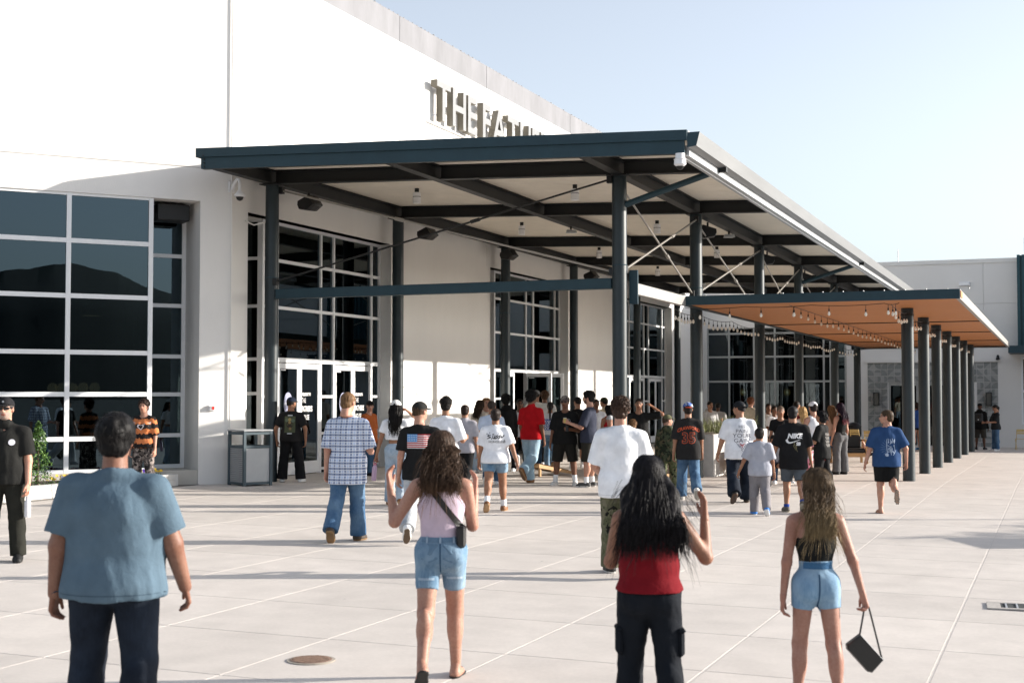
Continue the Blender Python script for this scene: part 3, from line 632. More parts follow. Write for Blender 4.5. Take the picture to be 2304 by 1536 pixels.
MB().box((7.66, FY - .10, 3.30), (13.40, FY - .002, 3.44)).build('tile_header', FWALL, fb)
TA = mat('tile_light', (.34, .345, .34), .6, var=.06, rnd=.08); TB = mat('tile_dark', (.21, .225, .22), .6, var=.08, rnd=.08)
def tile_mesh(v):
    m = MB(); h = .1425; m.box((-h, -.012, -h), (h, .004, h))
    me = m.mesh('tile'); me.materials.append(TA); me.materials.append(TB)
    q = MB(); 
    if v == 0: pl = [(-h, -h)] + [(-h + 2 * h * math.cos(t), -h + 2 * h * math.sin(t)) for t in np.linspace(0, math.pi / 2, 9)]
    elif v == 1: pl = [(h * math.cos(t) , -h * .0 + h * math.sin(t)) for t in np.linspace(0, math.pi, 11)]
    else: pl = [(-h, -h), (h, -h), (-h, h)]
    k = len(pl); q.v = [(x * .98, -.016, z * .98) for x, z in pl] + [(x * .98, -.012, z * .98) for x, z in pl]
    q.f = [tuple(range(k))] + [(i, k + i, k + (i + 1) % k, (i + 1) % k) for i in range(k)]
    bm = bmesh.new(); bm.from_mesh(me); n0 = len(bm.faces); m2 = q.mesh('t'); bm.from_mesh(m2); bm.faces.ensure_lookup_table()
    for f_ in bm.faces[n0:]: f_.material_index = 1
    bm.to_mesh(me); bm.free(); return me
TM = [tile_mesh(v) for v in range(3)]
nx = 19; dx = (13.34 - 7.72) / nx
for i in range(nx):
    for j in range(13):
        x = 7.72 + (i + .5) * dx; z = 3.29 - (j + .5) * dx
        if 8.5 < x < 12.45 and z < 2.5: continue
        o = link('tile', random.choice(TM), None, fb); o.location = (x, FY - .006, z); o.rotation_euler = (0, random.choice((0, 1, 2, 3)) * R(90), 0)
TEALC = mat('teal_cladding', (.012, .055, .07), .45, var=.08)
cl = MB()
for i in range(26): cl.box((14.2 + i * .2, FY - .6 + .0, 3.98), (14.2 + i * .2 + .12, FY - .48, 7.95))
cl.box((14.2, FY - .5, 3.98), (19.4, FY + .0, 7.93)); cl.build('corrugated_cladding', TEALC, fb)
MB().box((13.85, FY - 2.3, 3.62), (19.5, FY - .002, 3.93)).build('door_canopy', STEEL, fb)
MB().box((14.5, FY - .4, 7.95), (16, FY + 2, 8.7)).build('roof_box', mat('roof_box_tan', (.45, .34, .26), .8), fb)
wl = thing('wall_light', 'white rectangular wall light high on the far wing', 'light', (11.98, FY, 6.78)); MB().box((-.24, -.1, -.09), (.24, 0, .09)).build('light_box', WHITEP, wl, bevel=.02); MB().box((-.2, -.104, -.06), (.2, -.1, .06)).build('diffuser', FRAME, wl)
for X, lb in ((8.12, 'black lantern sconce on the tile beside the canopy column'), (12.95, 'black lantern sconce on the tile beside the standing woman')):
    s = thing('wall_sconce', lb, 'sconce', (X, FY - .02, 1.65)); MB().box((-.1, -.02, -.2), (.1, 0, .2)).build('backplate', BLACK, s)
    m = MB()
    for x in (-.11, .11):
        for y in (-.06, -.22): m.box((x - .015, y - .015, -.28), (x + .015, y + .015, .28))
    m.box((-.13, -.24, .27), (.13, -.03, .3)); m.box((-.13, -.24, -.3), (.13, -.03, -.27)); m.build('lantern_frame', BLACK, s); MB().box((-.1, -.21, -.26), (.1, -.07, .26)).build('lantern_glass', mat('smoky_glass', (.10, .10, .09), .2), s)
s = thing('spot_light', 'small dark spot light under the teal door canopy', 'light', (13.35, FY - .02, 3.52)); MB().tube([(0, 0, 0), (0, -.1, 0)], .03, 8).build('bracket', BLACK, s); MB().tube([(0, -.12, .06), (0, -.2, -.12)], [.05, .085], 10).build('lamp_head', STEELD, s)
GOLD = mat('gold_lamp', (.7, .42, .12), .35, metal=.6, emit=(1, .62, .22, .5))
for px, lb in ((1672, 'gold ring lamp glowing inside the storefront, half hidden'), (1771, 'round gold lamp glowing inside the storefront doors')):
    P = onY(px, 882, FY + .3); s = thing('ring_lamp', lb, 'lamp', P); m = MB()
    pts = [(0.13 * math.cos(t), 0, .13 * math.sin(t)) for t in np.linspace(0, 2 * math.pi, 20)]; m.tube(pts, .022, 8, caps=False); m.build('ring', GOLD, s, smooth=True)
    MB().lathe((0, 0, 0), [(.01, -.07), (.07, -.03), (.07, .03), (.01, .07)], 12).build('bulb', mat('lamp_core', (.9, .8, .5), .4, emit=(1, .85, .5, 1.2)), s, smooth=True)
# ================================================================== PEOPLE: implicit surfaces meshed with surface nets
class Field:
    def __init__(s, lo, hi, vox):
        s.lo = np.array(lo, np.float32); s.vox = vox; s.n = np.maximum(4, np.ceil((np.array(hi) - s.lo) / vox).astype(int) + 2)
        s.a = np.full(s.n, .12, np.float32); s.ax = [s.lo[i] + vox * np.arange(s.n[i], dtype=np.float32) for i in range(3)]
    def sub(s, lo, hi):
        i0 = np.clip(np.floor((np.array(lo) - s.lo) / s.vox).astype(int), 0, s.n); i1 = np.clip(np.ceil((np.array(hi) - s.lo) / s.vox).astype(int) + 1, 0, s.n)
        if (i1 <= i0).any(): return None, None
        sl_ = tuple(slice(a, b) for a, b in zip(i0, i1))
        return sl_, (s.ax[0][sl_[0]][:, None, None], s.ax[1][sl_[1]][None, :, None], s.ax[2][sl_[2]][None, None, :])
    def put(s, sl_, d, k, op):
        a = s.a[sl_]
        if op == 'u':
            if k > 0: h = np.clip(.5 + .5 * (a - d) / k, 0, 1); s.a[sl_] = a * (1 - h) + d * h - k * h * (1 - h)
            else: s.a[sl_] = np.minimum(a, d)
        else:
            if k > 0: h = np.clip(.5 - .5 * (a + d) / k, 0, 1); s.a[sl_] = a * (1 - h) - d * h + k * h * (1 - h)
            else: s.a[sl_] = np.maximum(a, -d)
    def cap(s, a, b, ra, rb, k=.02, op='u', cut=None, sy=1.0, cut0=None):
        a = np.array(a, np.float32); b = np.array(b, np.float32); r = max(ra, rb) * max(1, 1 / sy) + k + 2 * s.vox
        sl_, P = s.sub(np.minimum(a, b) - r, np.maximum(a, b) + r)
        if sl_ is None: return
        d = b - a; L = max(1e-9, float(d @ d)); px, py, pz = P[0] - a[0], P[1] - a[1], P[2] - a[2]
        t = np.clip((px * d[0] + py * d[1] + pz * d[2]) / L, 0, 1)
        q = np.sqrt((px - t * d[0]) ** 2 + ((py - t * d[1]) * sy) ** 2 + (pz - t * d[2]) ** 2) - (ra + (rb - ra) * t)
        dn = d / math.sqrt(L)
        if cut is not None: q = np.maximum(q, (px * dn[0] + py * dn[1] + pz * dn[2]) - cut * math.sqrt(L))
        if cut0 is not None: q = np.maximum(q, cut0 * math.sqrt(L) - (px * dn[0] + py * dn[1] + pz * dn[2]))
        s.put(sl_, q, k, op)
    def ell(s, c, r, k=.02, op='u', M=None):
        c = np.array(c, np.float32); r = np.array(r, np.float32); R_ = float(max(r)) + k + 2 * s.vox
        sl_, P = s.sub(c - R_, c + R_)
        if sl_ is None: return
        p = [P[i] - c[i] for i in range(3)]
        if M is not None: p = [M[0, i] * p[0] + M[1, i] * p[1] + M[2, i] * p[2] for i in range(3)]
        k0 = np.sqrt((p[0] / r[0]) ** 2 + (p[1] / r[1]) ** 2 + (p[2] / r[2]) ** 2); k1 = np.sqrt((p[0] / r[0] ** 2) ** 2 + (p[1] / r[1] ** 2) ** 2 + (p[2] / r[2] ** 2) ** 2) + 1e-6
        s.put(sl_, k0 * (k0 - 1) / k1, k, op)
    def plane(s, p, n):                                   # keep the side the normal points away from
        n = np.array(n, float); n /= np.linalg.norm(n)
        d = (s.ax[0][:, None, None] - p[0]) * n[0] + (s.ax[1][None, :, None] - p[1]) * n[1] + (s.ax[2][None, None, :] - p[2]) * n[2]
        s.a = np.maximum(s.a, d.astype(np.float32))
    def net(s):
        a = s.a; a[0], a[-1], a[:, 0], a[:, -1], a[:, :, 0], a[:, :, -1] = (.05,) * 6
        neg = a < 0; n = [q - 1 for q in a.shape]
        crn = [(i, j, k) for i in (0, 1) for j in (0, 1) for k in (0, 1)]
        cnt = np.zeros(n, np.int8)
        for (i, j, k) in crn: cnt += neg[i:i + n[0], j:j + n[1], k:k + n[2]]
        act = (cnt > 0) & (cnt < 8); idx = np.full(n, -1, np.int32); cells = np.argwhere(act); idx[act] = np.arange(len(cells))
        if not len(cells): return np.zeros((0, 3)), np.zeros((0, 4), int)
        acc = np.zeros((len(cells), 3)); w = np.zeros(len(cells)); v = [a[cells[:, 0] + i, cells[:, 1] + j, cells[:, 2] + k] for (i, j, k) in crn]
        for e, (p, q) in enumerate([(x, y) for x in range(8) for y in range(x + 1, 8) if sum(abs(crn[x][z] - crn[y][z]) for z in range(3)) == 1]):
            m = (v[p] < 0) != (v[q] < 0); t = np.where(m, v[p] / np.where(m, v[p] - v[q], 1), 0)
            c0 = np.array(crn[p], float); c1 = np.array(crn[q], float); acc += np.where(m[:, None], c0 + t[:, None] * (c1 - c0), 0); w += m
        V = (cells + acc / w[:, None]) * s.vox + s.lo; F = []
        for ax in range(3):
            o = [x for x in range(3) if x != ax]; A = [slice(1, -1)] * 3; B = [slice(1, -1)] * 3; A[ax] = slice(0, a.shape[ax] - 1); B[ax] = slice(1, a.shape[ax])
            A[ax] = slice(0, n[ax]); B[ax] = slice(1, n[ax] + 1)
            na, nb = neg[tuple(A)], neg[tuple(B)]; ch_ = np.argwhere(na != nb); 
            if not len(ch_): continue
            fl = na[ch_[:, 0], ch_[:, 1], ch_[:, 2]]; g = ch_.copy()
            for x in o: g[:, x] += 1
            q = []
            for (da, db) in ((-1, -1), (0, -1), (0, 0), (-1, 0)):
                h = g.copy(); h[:, o[0]] += da; h[:, o[1]] += db; q.append(idx[h[:, 0], h[:, 1], h[:, 2]])
            q = np.stack(q, 1); flip = fl if ax != 1 else ~fl; q[~flip] = q[~flip][:, ::-1]; F.append(q)
        return V, np.concatenate(F) if F else np.zeros((0, 4), int)
def np_mesh(name, V, F, colors=None):
    me = bpy.data.meshes.new(name); me.vertices.add(len(V)); me.vertices.foreach_set('co', np.asarray(V, np.float32).ravel())
    me.loops.add(F.size); me.loops.foreach_set('vertex_index', F.astype(np.int32).ravel()); me.polygons.add(len(F))
    k = F.shape[1]; me.polygons.foreach_set('loop_start', np.arange(0, F.size, k, dtype=np.int32)); me.polygons.foreach_set('use_smooth', np.ones(len(F), bool))
    me.update(calc_edges=True); me.validate()
    if colors is not None:
        at = me.color_attributes.new('Col', 'FLOAT_COLOR', 'POINT'); c = np.ones((len(me.vertices), 4), np.float32); c[:, :3] = colors; at.data.foreach_set('color', c.ravel())
    return me
def vnorm(V, F):
    n = np.zeros_like(V); a, b, c, d = (V[F[:, i]] for i in range(4)); fn = np.cross(c - a, d - b)
    for i in range(4): np.add.at(n, F[:, i], fn)
    return n / (np.linalg.norm(n, axis=1, keepdims=True) + 1e-9)
def folds(V, seed, f, stretch=(1, 1, .35)):
    rs = np.random.RandomState(seed); out = 0; S_ = V * np.array(stretch)
    for i in range(5):
        k = rs.normal(size=3); k /= np.linalg.norm(k); k2 = rs.normal(size=3); ph = rs.uniform(0, 6.28, 2); ff = f * rs.uniform(.6, 1.7)
        w = np.sin(S_ @ k * ff + ph[0] + 1.6 * np.sin(S_ @ k2 * ff * .45 + ph[1])); out = out + .65 * w + .35 * ((1 - np.abs(w)) ** 2 * 2 - .67)
    return out / 5
# ---- fabric, skin, hair materials
def attr_mat(name, rough, sss=0.0, bump=.0, bs=60, spec=.3):
    m, nt, b = nodes(name); a = N(nt, 'ShaderNodeAttribute', attribute_name='Col'); nt.links.new(a.outputs['Color'], b.inputs['Base Color'])
    b.inputs['Roughness'].default_value = rough; b.inputs['Specular IOR Level'].default_value = spec
    if sss: b.inputs['Subsurface Weight'].default_value = sss; b.inputs['Subsurface Radius'].default_value = (.02, .008, .004); b.inputs['Subsurface Scale'].default_value = .5
    return m
SKIN = attr_mat('skin', .52, .10)
def _skin_detail():
    nt = SKIN.node_tree; b = nt.nodes['Principled BSDF']; L = nt.links; a = [n for n in nt.nodes if n.type == 'ATTRIBUTE'][0]; tc = N(nt, 'ShaderNodeTexCoord').outputs['Object']; c = a.outputs['Color']
    for sc_, k, lo in ((9, .35, (.86, .80, .78)), (60, .35, (.90, .84, .82))):
        n = N(nt, 'ShaderNodeTexNoise'); n.inputs['Scale'].default_value = sc_; n.inputs['Detail'].default_value = 4; L.new(tc, n.inputs['Vector']); r = N(nt, 'ShaderNodeMapRange'); r.inputs[1].default_value = .62; r.inputs[2].default_value = .35; L.new(n.outputs[0], r.inputs[0]); c = mixc(nt, r.outputs[0], c, mixc(nt, 1.0, c, lo, 'MULTIPLY'))
    L.new(c, b.inputs['Base Color']); n = N(nt, 'ShaderNodeTexNoise'); n.inputs['Scale'].default_value = 70; n.inputs['Detail'].default_value = 4; L.new(tc, n.inputs['Vector']); bp = N(nt, 'ShaderNodeBump'); bp.inputs['Strength'].default_value = .18; bp.inputs['Distance'].default_value = .008; L.new(n.outputs[0], bp.inputs['Height']); L.new(bp.outputs[0], b.inputs['Normal'])
_skin_detail()
SHOE = attr_mat('shoe', .6)
def pat(name, base, kind='plain', b2=(0, 0, 0), b3=(0, 0, 0), scale=1.0, rough=.85, **kw):
    key = 'cloth_%s_%s' % (kind, '_'.join('%.3f' % c for c in base))
    if key in MATS: return MATS[key]
    m, nt, b = nodes(key); tc = N(nt, 'ShaderNodeTexCoord').outputs['Object']; L = nt.links
    def noise(s, d=4, st=None, dist=0):
        v = tc
        if st: mp_ = N(nt, 'ShaderNodeMapping'); mp_.inputs['Scale'].default_value = st; L.new(tc, mp_.inputs[0]); v = mp_.outputs[0]
        n = N(nt, 'ShaderNodeTexNoise'); n.inputs['Scale'].default_value = s; n.inputs['Detail'].default_value = d; n.inputs['Distortion'].default_value = dist; L.new(v, n.inputs['Vector']); return n.outputs[0]
    def ramp(f, a, c): r = N(nt, 'ShaderNodeMapRange'); r.inputs[1].default_value = a; r.inputs[2].default_value = c; L.new(f, r.inputs[0]); return r.outputs[0]
    col = mixc(nt, ramp(noise(9), .3, .7), tuple(c * .88 for c in base), tuple(min(1, c * 1.1) for c in base))
    if kind == 'denim':
        col = mixc(nt, ramp(noise(3.2, 6), .42, .68), base, b2); col = mixc(nt, ramp(noise(90, 2, (1, 1, .2)), .3, .75), col, tuple(c * .75 for c in base)); col = mixc(nt, .6, col, mixc(nt, ramp(noise(4, 5), .4, .7), base, b2))
    if kind == 'plaid':
        sp = N(nt, 'ShaderNodeSeparateXYZ'); L.new(tc, sp.inputs[0])
        def stripe(sock, fr, ph, th):
            mu = N(nt, 'ShaderNodeMath', operation='MULTIPLY_ADD'); mu.inputs[1].default_value = fr; mu.inputs[2].default_value = ph; L.new(sock, mu.inputs[0])
            fx = N(nt, 'ShaderNodeMath', operation='FRACT'); L.new(mu.outputs[0], fx.inputs[0]); lt = N(nt, 'ShaderNodeMath', operation='LESS_THAN'); lt.inputs[1].default_value = th; L.new(fx.outputs[0], lt.inputs[0]); return lt.outputs[0]
        for ax in (0, 2):
            col = mixc(nt, N_mul(nt, stripe(sp.outputs[ax], 14, .1, .5), .55), col, b3); col = mixc(nt, N_mul(nt, stripe(sp.outputs[ax], 28, .3, .22), .85), col, b2)
    if kind == 'camo':
        col = base
        for s_, th, c_ in ((11, .52, b2), (14, .57, b3), (19, .62, (.012, .012, .01))):
            n_ = noise(s_, 2, None, .5); g_ = N(nt, 'ShaderNodeMath', operation='GREATER_THAN'); g_.inputs[1].default_value = th; L.new(n_, g_.inputs[0]); col = mixc(nt, g_.outputs[0], col, c_)
    if kind == 'tiedye':
        sp = N(nt, 'ShaderNodeSeparateXYZ'); L.new(tc, sp.inputs[0]); nz_ = noise(22, 4, (1, 1, .25))
        mu = N(nt, 'ShaderNodeMath', operation='MULTIPLY_ADD'); mu.inputs[1].default_value = .11; L.new(nz_, mu.inputs[0]); L.new(sp.outputs[2], mu.inputs[2])
        m2 = N(nt, 'ShaderNodeMath', operation='MULTIPLY_ADD'); m2.inputs[1].default_value = 36; m2.inputs[2].default_value = 1.9; L.new(mu.outputs[0], m2.inputs[0]); si = N(nt, 'ShaderNodeMath', operation='SINE'); L.new(m2.outputs[0], si.inputs[0])
        col = mixc(nt, ramp(si.outputs[0], -.15, .2), base, b2)
    if kind == 'spots':
        vo = N(nt, 'ShaderNodeTexVoronoi'); vo.inputs['Scale'].default_value = 12; L.new(tc, vo.inputs['Vector']); col = mixc(nt, ramp(vo.outputs['Distance'], .44, .36), base, b2)
        col = mixc(nt, ramp(noise(40, 1), .62, .64), col, b3)
    L.new(col, b.inputs['Base Color']) if hasattr(col, 'is_linked') else None
    b.inputs['Roughness'].default_value = rough; b.inputs['Specular IOR Level'].default_value = .12
    b.inputs['Sheen Weight'].default_value = .0
    bn = noise(6, 1.5, (1, 1, .5), .7); bp = N(nt, 'ShaderNodeBump'); bp.inputs['Strength'].default_value = .45; bp.inputs['Distance'].default_value = .05; L.new(bn, bp.inputs['Height'])
    b2_ = noise(30, 4, None, .6); bq = N(nt, 'ShaderNodeBump'); bq.inputs['Strength'].default_value = .3; bq.inputs['Distance'].default_value = .012; L.new(b2_, bq.inputs['Height']); L.new(bp.outputs[0], bq.inputs['Normal']); L.new(bq.outputs[0], b.inputs['Normal'])
    MATS[key] = m; return m
def N_mul(nt, s, v): n = N(nt, 'ShaderNodeMath', operation='MULTIPLY'); n.inputs[1].default_value = v; nt.links.new(s, n.inputs[0]); return n.outputs[0]
def hair_mat(c, c2=None):
    key = 'hair_%.3f_%.3f_%.3f' % c
    if key in MATS: return MATS[key]
    m, nt, b = nodes(key); tc = N(nt, 'ShaderNodeTexCoord').outputs['Object']; mp_ = N(nt, 'ShaderNodeMapping'); mp_.inputs['Scale'].default_value = (1, 1, .12); nt.links.new(tc, mp_.inputs[0])
    n = N(nt, 'ShaderNodeTexNoise'); n.inputs['Scale'].default_value = 60; n.inputs['Detail'].default_value = 5; nt.links.new(mp_.outputs[0], n.inputs['Vector'])
    r = N(nt, 'ShaderNodeMapRange'); r.inputs[1].default_value = .35; r.inputs[2].default_value = .68; nt.links.new(n.outputs[0], r.inputs[0])
    col = mixc(nt, r.outputs[0], tuple(q * .55 for q in c), tuple(min(1, q * 1.6 + .004) for q in c))
    if c2:
        sp = N(nt, 'ShaderNodeSeparateXYZ'); nt.links.new(tc, sp.inputs[0]); r2 = N(nt, 'ShaderNodeMapRange'); r2.inputs[1].default_value = c2[1]; r2.inputs[2].default_value = c2[2]; nt.links.new(sp.outputs[2], r2.inputs[0])
        col = mixc(nt, r2.outputs[0], col, mixc(nt, r.outputs[0], tuple(q * .5 for q in c2[0]), tuple(q * 1.3 for q in c2[0])))
    nt.links.new(col, b.inputs['Base Color']); b.inputs['Roughness'].default_value = .55; b.inputs['Specular IOR Level'].default_value = .14
    bp = N(nt, 'ShaderNodeBump'); bp.inputs['Strength'].default_value = .5; bp.inputs['Distance'].default_value = .01; nt.links.new(n.outputs[0], bp.inputs['Height']); nt.links.new(bp.outputs[0], b.inputs['Normal'])
    MATS[key] = m; return m
FABPRINT = {}
def flat(c, rough=.7): return mat('print_%.2f_%.2f_%.2f' % c, c, rough, var=.05, scale=30)
# ---- skeleton
def limb(side, fwd, out): fwd, out = R(fwd), R(out); return np.array([side * math.sin(out), math.sin(fwd) * math.cos(out), -math.cos(fwd) * math.cos(out)])
class Person:
    pass
def rotz(a): c, s = math.cos(a), math.sin(a); return np.array([[c, -s, 0], [s, c, 0], [0, 0, 1]])
def rotx(a): c, s = math.cos(a), math.sin(a); return np.array([[1, 0, 0], [0, c, -s], [0, s, c]])
def roty(a): c, s = math.cos(a), math.sin(a); return np.array([[c, 0, s], [0, 1, 0], [-s, 0, c]])
LEGS = {'stand': ((2, 3, 5), (2, 3, 5)), 'walkL': ((24, 14, 1), (-16, 30, 1)), 'walkR': ((-16, 30, 1), (24, 14, 1)), 'kickL': ((-8, 62, 2), (8, 6, 1)), 'kickR': ((8, 6, 1), (-8, 62, 2)), 'wide': ((3, 4, 9), (3, 4, 9)), 'sit': ((86, 84, 6), (86, 30, 6))}
def person(px, feet, top, label, face=0, pos=None, build=1.0, fem=False, h=None, legs='stand', armL=(0, 9, 14, 0), armR=(0, 9, 14, 0), lean=0, head=(0, 0), skin=(.50, .31, .21),
           hair='short', hairc=(.012, .009, .008), hairlen=.0, hairw=1.0, hc2=None, cap=None, top_=None, bottom=None, shoe=((.7, .7, .7), (.75, .75, .72)), sock=None, curlL=.55, curlR=.55, glasses=None, beard=None, vox=None, group=None, seatz=None, name='person', extra=None):
    if pos is None: G = onG(px, feet)
    else: G = np.array([pos[0], pos[1], gz(pos[0], pos[1])])
    pm = pxm(G); H = h if h else (feet - top) / pm
    P = Person(); P.H = H; P.G = G; P.pm = pm
    if vox is None: vox = min(.023, max(.0095, 2.65 / pm))
    s = H; b = build; hs = (.090 + .082 * H) if H < 1.95 else .25
    sh_w = (.100 if fem else .112) * s * (1 + .18 * (b - 1)); 
    # legs
    LG = LEGS[legs] if isinstance(legs, str) else legs
    hipw = (.048 if fem else .052) * s * (1 + .35 * (b - 1)); J = {}
    lt, ls, fh = .245 * s, .235 * s, .042 * s
    lows = []
    for i, side in enumerate((-1, 1)):
        f_, k_, o_ = LG[i]; hp = np.array([side * hipw, 0, 0.]); kn = hp + limb(side, f_, o_) * lt; an = kn + limb(side, f_ - k_, o_ * .6) * ls
        J[side] = [hp, kn, an]; lows.append(an[2])
    z0 = -min(lows) + fh if seatz is None else seatz
    for side in (-1, 1): J[side] = [q + np.array([0, 0, z0]) for q in J[side]]
    # torso frame, leaning about the hips
    T = rotx(-R(lean)); hipz = z0
    def tp(x, y, z): return T @ np.array([x, y, (z - .525) * s]) + np.array([0, 0, hipz])   # z in body fractions
    st = (H - hs * .5 - hipz) / ((1 - .525) * s - hs * .5) if seatz is None else 1.0
    _tp = tp
    def tp(x, y, z): return T @ np.array([x, y, (z - .525) * s * st]) + np.array([0, 0, hipz])
    hc = tp(0, .012 * s, 1.0) - np.array([0, 0, hs * .5]); HM = T @ rotz(-R(head[0])) @ rotx(-R(head[1]))
    def hp_(x, y, z): return hc + HM @ (np.array([x, y, z]) * hs)
    arms = {}
    for side, A in ((-1, armL), (1, armR)):
        shj = tp(side * sh_w * .97, -.004 * s, .788); d1 = T @ limb(side, A[0], A[1]); el = shj + d1 * .172 * s
        if len(A) == 5: d2 = np.array(A[4], float) * np.array([side, 1, 1]); d2 /= np.linalg.norm(d2); d2 = T @ d2
        else: d2 = T @ limb(side, A[0] + A[2], A[1] - A[3])
        wr = el + d2 * .150 * s; arms[side] = (shj, el, wr, d2)
    P.arms = arms; P.tp = tp; P.hp = hp_; P.hs = hs; P.J = J
    # ---------------- torso primitives shared by skin and clothes
    def torso(F, inf=0.0, k=.035, upto='all', loose=0.0, kb=1.0):
        cw = (.088 if fem else .100) * s * (1 + .45 * (b - 1)); cd = .066 * s * (1 + .55 * (b - 1)); ww = (.072 if fem else .084) * s * (1 + 1.0 * (b - 1)); wd = .060 * s * (1 + 1.0 * (b - 1)); hw = (.089 if fem else .085) * s * (1 + .7 * (b - 1)); hd = .068 * s * (1 + .7 * (b - 1))
        F.ell(tp(0, -.004 * s, .715), (cw + inf, cd + inf, .112 * s + inf * .5), k); F.ell(tp(0, .004 * s + .018 * s * max(0, b - 1), .625), (ww + inf + loose, wd + inf + loose, .10 * s + inf), k)
        F.ell(tp(0, -.006 * s, .535), (hw + inf + loose * .8, hd + inf + loose * .8, .082 * s + inf), k)
        F.cap(tp(-sh_w * .80, -.006 * s, .790), tp(sh_w * .80, -.006 * s, .790), .031 * s + inf * .75, .031 * s + inf * .75, k)
        F.cap(tp(0, -.008 * s, .835), tp(-sh_w * .75, -.006 * s, .800), .030 * s + inf * .5, .022 * s + inf * .6, k); F.cap(tp(0, -.008 * s, .835), tp(sh_w * .75, -.006 * s, .800), .030 * s + inf * .5, .022 * s + inf * .6, k)
        if fem:
            for sd in (-1, 1): F.ell(tp(sd * .042 * s, .052 * s, .72), (.040 * s + inf, .036 * s + inf, .042 * s + inf), k)
        for sd in (-1, 1): F.ell(tp(sd * .045 * s, -.038 * s, .515), (.044 * s * b + inf, .040 * s * b + inf, .052 * s + inf), k)
    ar = s * (1 + .5 * (b - 1)) * (.92 if fem else 1)
    lr = s * (1 + .45 * (b - 1)) * (.93 if fem else 1)
    def arm(F, side, inf=0, to=1.0, k=.02, from_=0.0, flare=0.0):
        shj, el, wr, d2 = arms[side]
        F.cap(shj, el, .031 * ar + inf, .0235 * ar + inf + flare, k, cut=to if to < 1 else None)
        if to >= 1: F.cap(el, wr, .0235 * ar + inf, .0155 * ar + inf, k)
    def leg(F, side, inf=0, k=.025, part='all', flare=0.0, cutz=None):
        hp, kn, an = J[side]
        F.cap(hp + (0, 0, .01 * s), kn, .054 * lr + inf, .034 * lr + inf, k)
        F.cap(kn, an, .034 * lr + inf, .021 * lr + inf + flare, k)
        d = an - kn; d /= np.linalg.norm(d); mid = kn + (an - kn) * .3; back = np.cross(d, (1, 0, 0)); back = back * (1 if back[1] < 0 else -1)
        F.ell(mid + back * .014 * lr, (.033 * lr + inf, .035 * lr + inf, .075 * s), k)
    allp = [J[i][k] for i in (-1, 1) for k in range(3)] + [a[k] for a in arms.values() for k in range(3)] + [hp_(0, 0, .6)]
    pad = .13 + .09 * max(0, b - 1) * 2; lo = np.min(allp, 0) - pad; hi = np.max(allp, 0) + pad; lo[0] = min(lo[0], -.19 * s * b); hi[0] = max(hi[0], .19 * s * b); lo[1] = min(lo[1], -.16 * s * b); hi[1] = max(hi[1], .16 * s * b)
    # ---------------- body
    F = Field(lo, hi, vox); torso(F, -.006)
    for sd in (-1, 1): arm(F, sd); leg(F, sd)
    F.cap(tp(0, -.004 * s, .80), hp_(0, -.05, -.2), .034 * s * (1 + .3 * (b - 1)), .030 * s * (1 + .25 * (b - 1)), .02)
    for sd in (-1, 1):
        hp, kn, an = J[sd]; F.ell(an + (0, .008 * s, -.012 * s), (.021 * s, .024 * s, .018 * s), .015)
    V, Q = F.net(); Vs, Qs, Cs = [V], [Q], [np.tile(np.array(skin), (len(V), 1))]
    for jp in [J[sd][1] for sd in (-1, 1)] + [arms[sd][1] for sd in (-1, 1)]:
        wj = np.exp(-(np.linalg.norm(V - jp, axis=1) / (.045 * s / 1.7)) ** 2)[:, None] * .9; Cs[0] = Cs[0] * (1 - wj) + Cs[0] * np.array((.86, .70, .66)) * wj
    # head, finer grid
    hv = max(.0045, min(vox * .55, .013)); e = hs * .75; F = Field(hc - e, hc + e, hv)
    def he(c, r, k=.02, op='u'): F.ell(hp_(*c), np.array(r) * hs, k, op, M=HM)
    he((0, -.07, .13), (.335, .425, .365)); he((0, .10, -.12), (.265, .30, .36), .03); he((0, .19, -.36), (.15, .15, .12), .03)
    he((0, -.1, -.2), (.24, .28, .25), .03)
    F.cap(hp_(0, .355, .08), hp_(0, .445, -.09), .035 * hs, .062 * hs, .02); he((0, .405, -.115), (.09, .05, .045), .012)
    for sd in (-1, 1): he((sd * .145, .43, .045), (.085, .07, .055), .02, 's'); he((sd * .34, -.02, -.02), (.05, .085, .13), .01); he((sd * .145, .325, .04), (.065, .06, .055), .004)
    he((0, .355, -.245), (.12, .055, .055), .015); F.cap(hp_(0, -.08, -.2), hp_(0, -.15, -.7), .26 * hs, .27 * hs, .02)
    V, Q = F.net()
    U = ((V - hc) @ HM) / hs; c = np.tile(np.array(skin), (len(V), 1)); sk = np.array(skin)
    def paint(m, colr, a=1.0): c[m] = c[m] * (1 - a) + np.array(colr) * a
    for sd in (-1, 1):
        de = np.sqrt(((U[:, 0] - sd * .145) / 1.5) ** 2 + ((U[:, 2] - .04)) ** 2); fr = U[:, 1] > .2
        paint(fr & (de < .085), sk * .62, .6); paint(fr & (de < .034), (.30, .27, .25)); paint(fr & (np.hypot(U[:, 0] - sd * .145, U[:, 2] - .04) < .034), (.02, .012, .008))  # first coat darkens the eye sockets: shade put into the skin colour
        paint(fr & (np.abs(U[:, 0] - sd * .15) < .11) & (np.abs(U[:, 2] - .155 + .05 * np.abs(U[:, 0] - sd * .15)) < .028), np.array(hairc) * 1.3 + .01, .85)
    paint((U[:, 1] > .22) & (np.hypot(U[:, 0] / 1.9, (U[:, 2] + .245)) < .062), sk * np.array((.95, .55, .52)))
    paint((U[:, 1] > .2) & (np.abs(U[:, 2] + .245) < .012) & (np.abs(U[:, 0]) < .12), sk * .3)
    if beard: paint((U[:, 1] > .1) & (U[:, 2] < -.15) & ~((np.hypot(U[:, 0] / 1.9, (U[:, 2] + .245)) < .055)) & (U[:, 2] > -.52) & (np.abs(U[:, 0]) < .3), beard[0], beard[1])
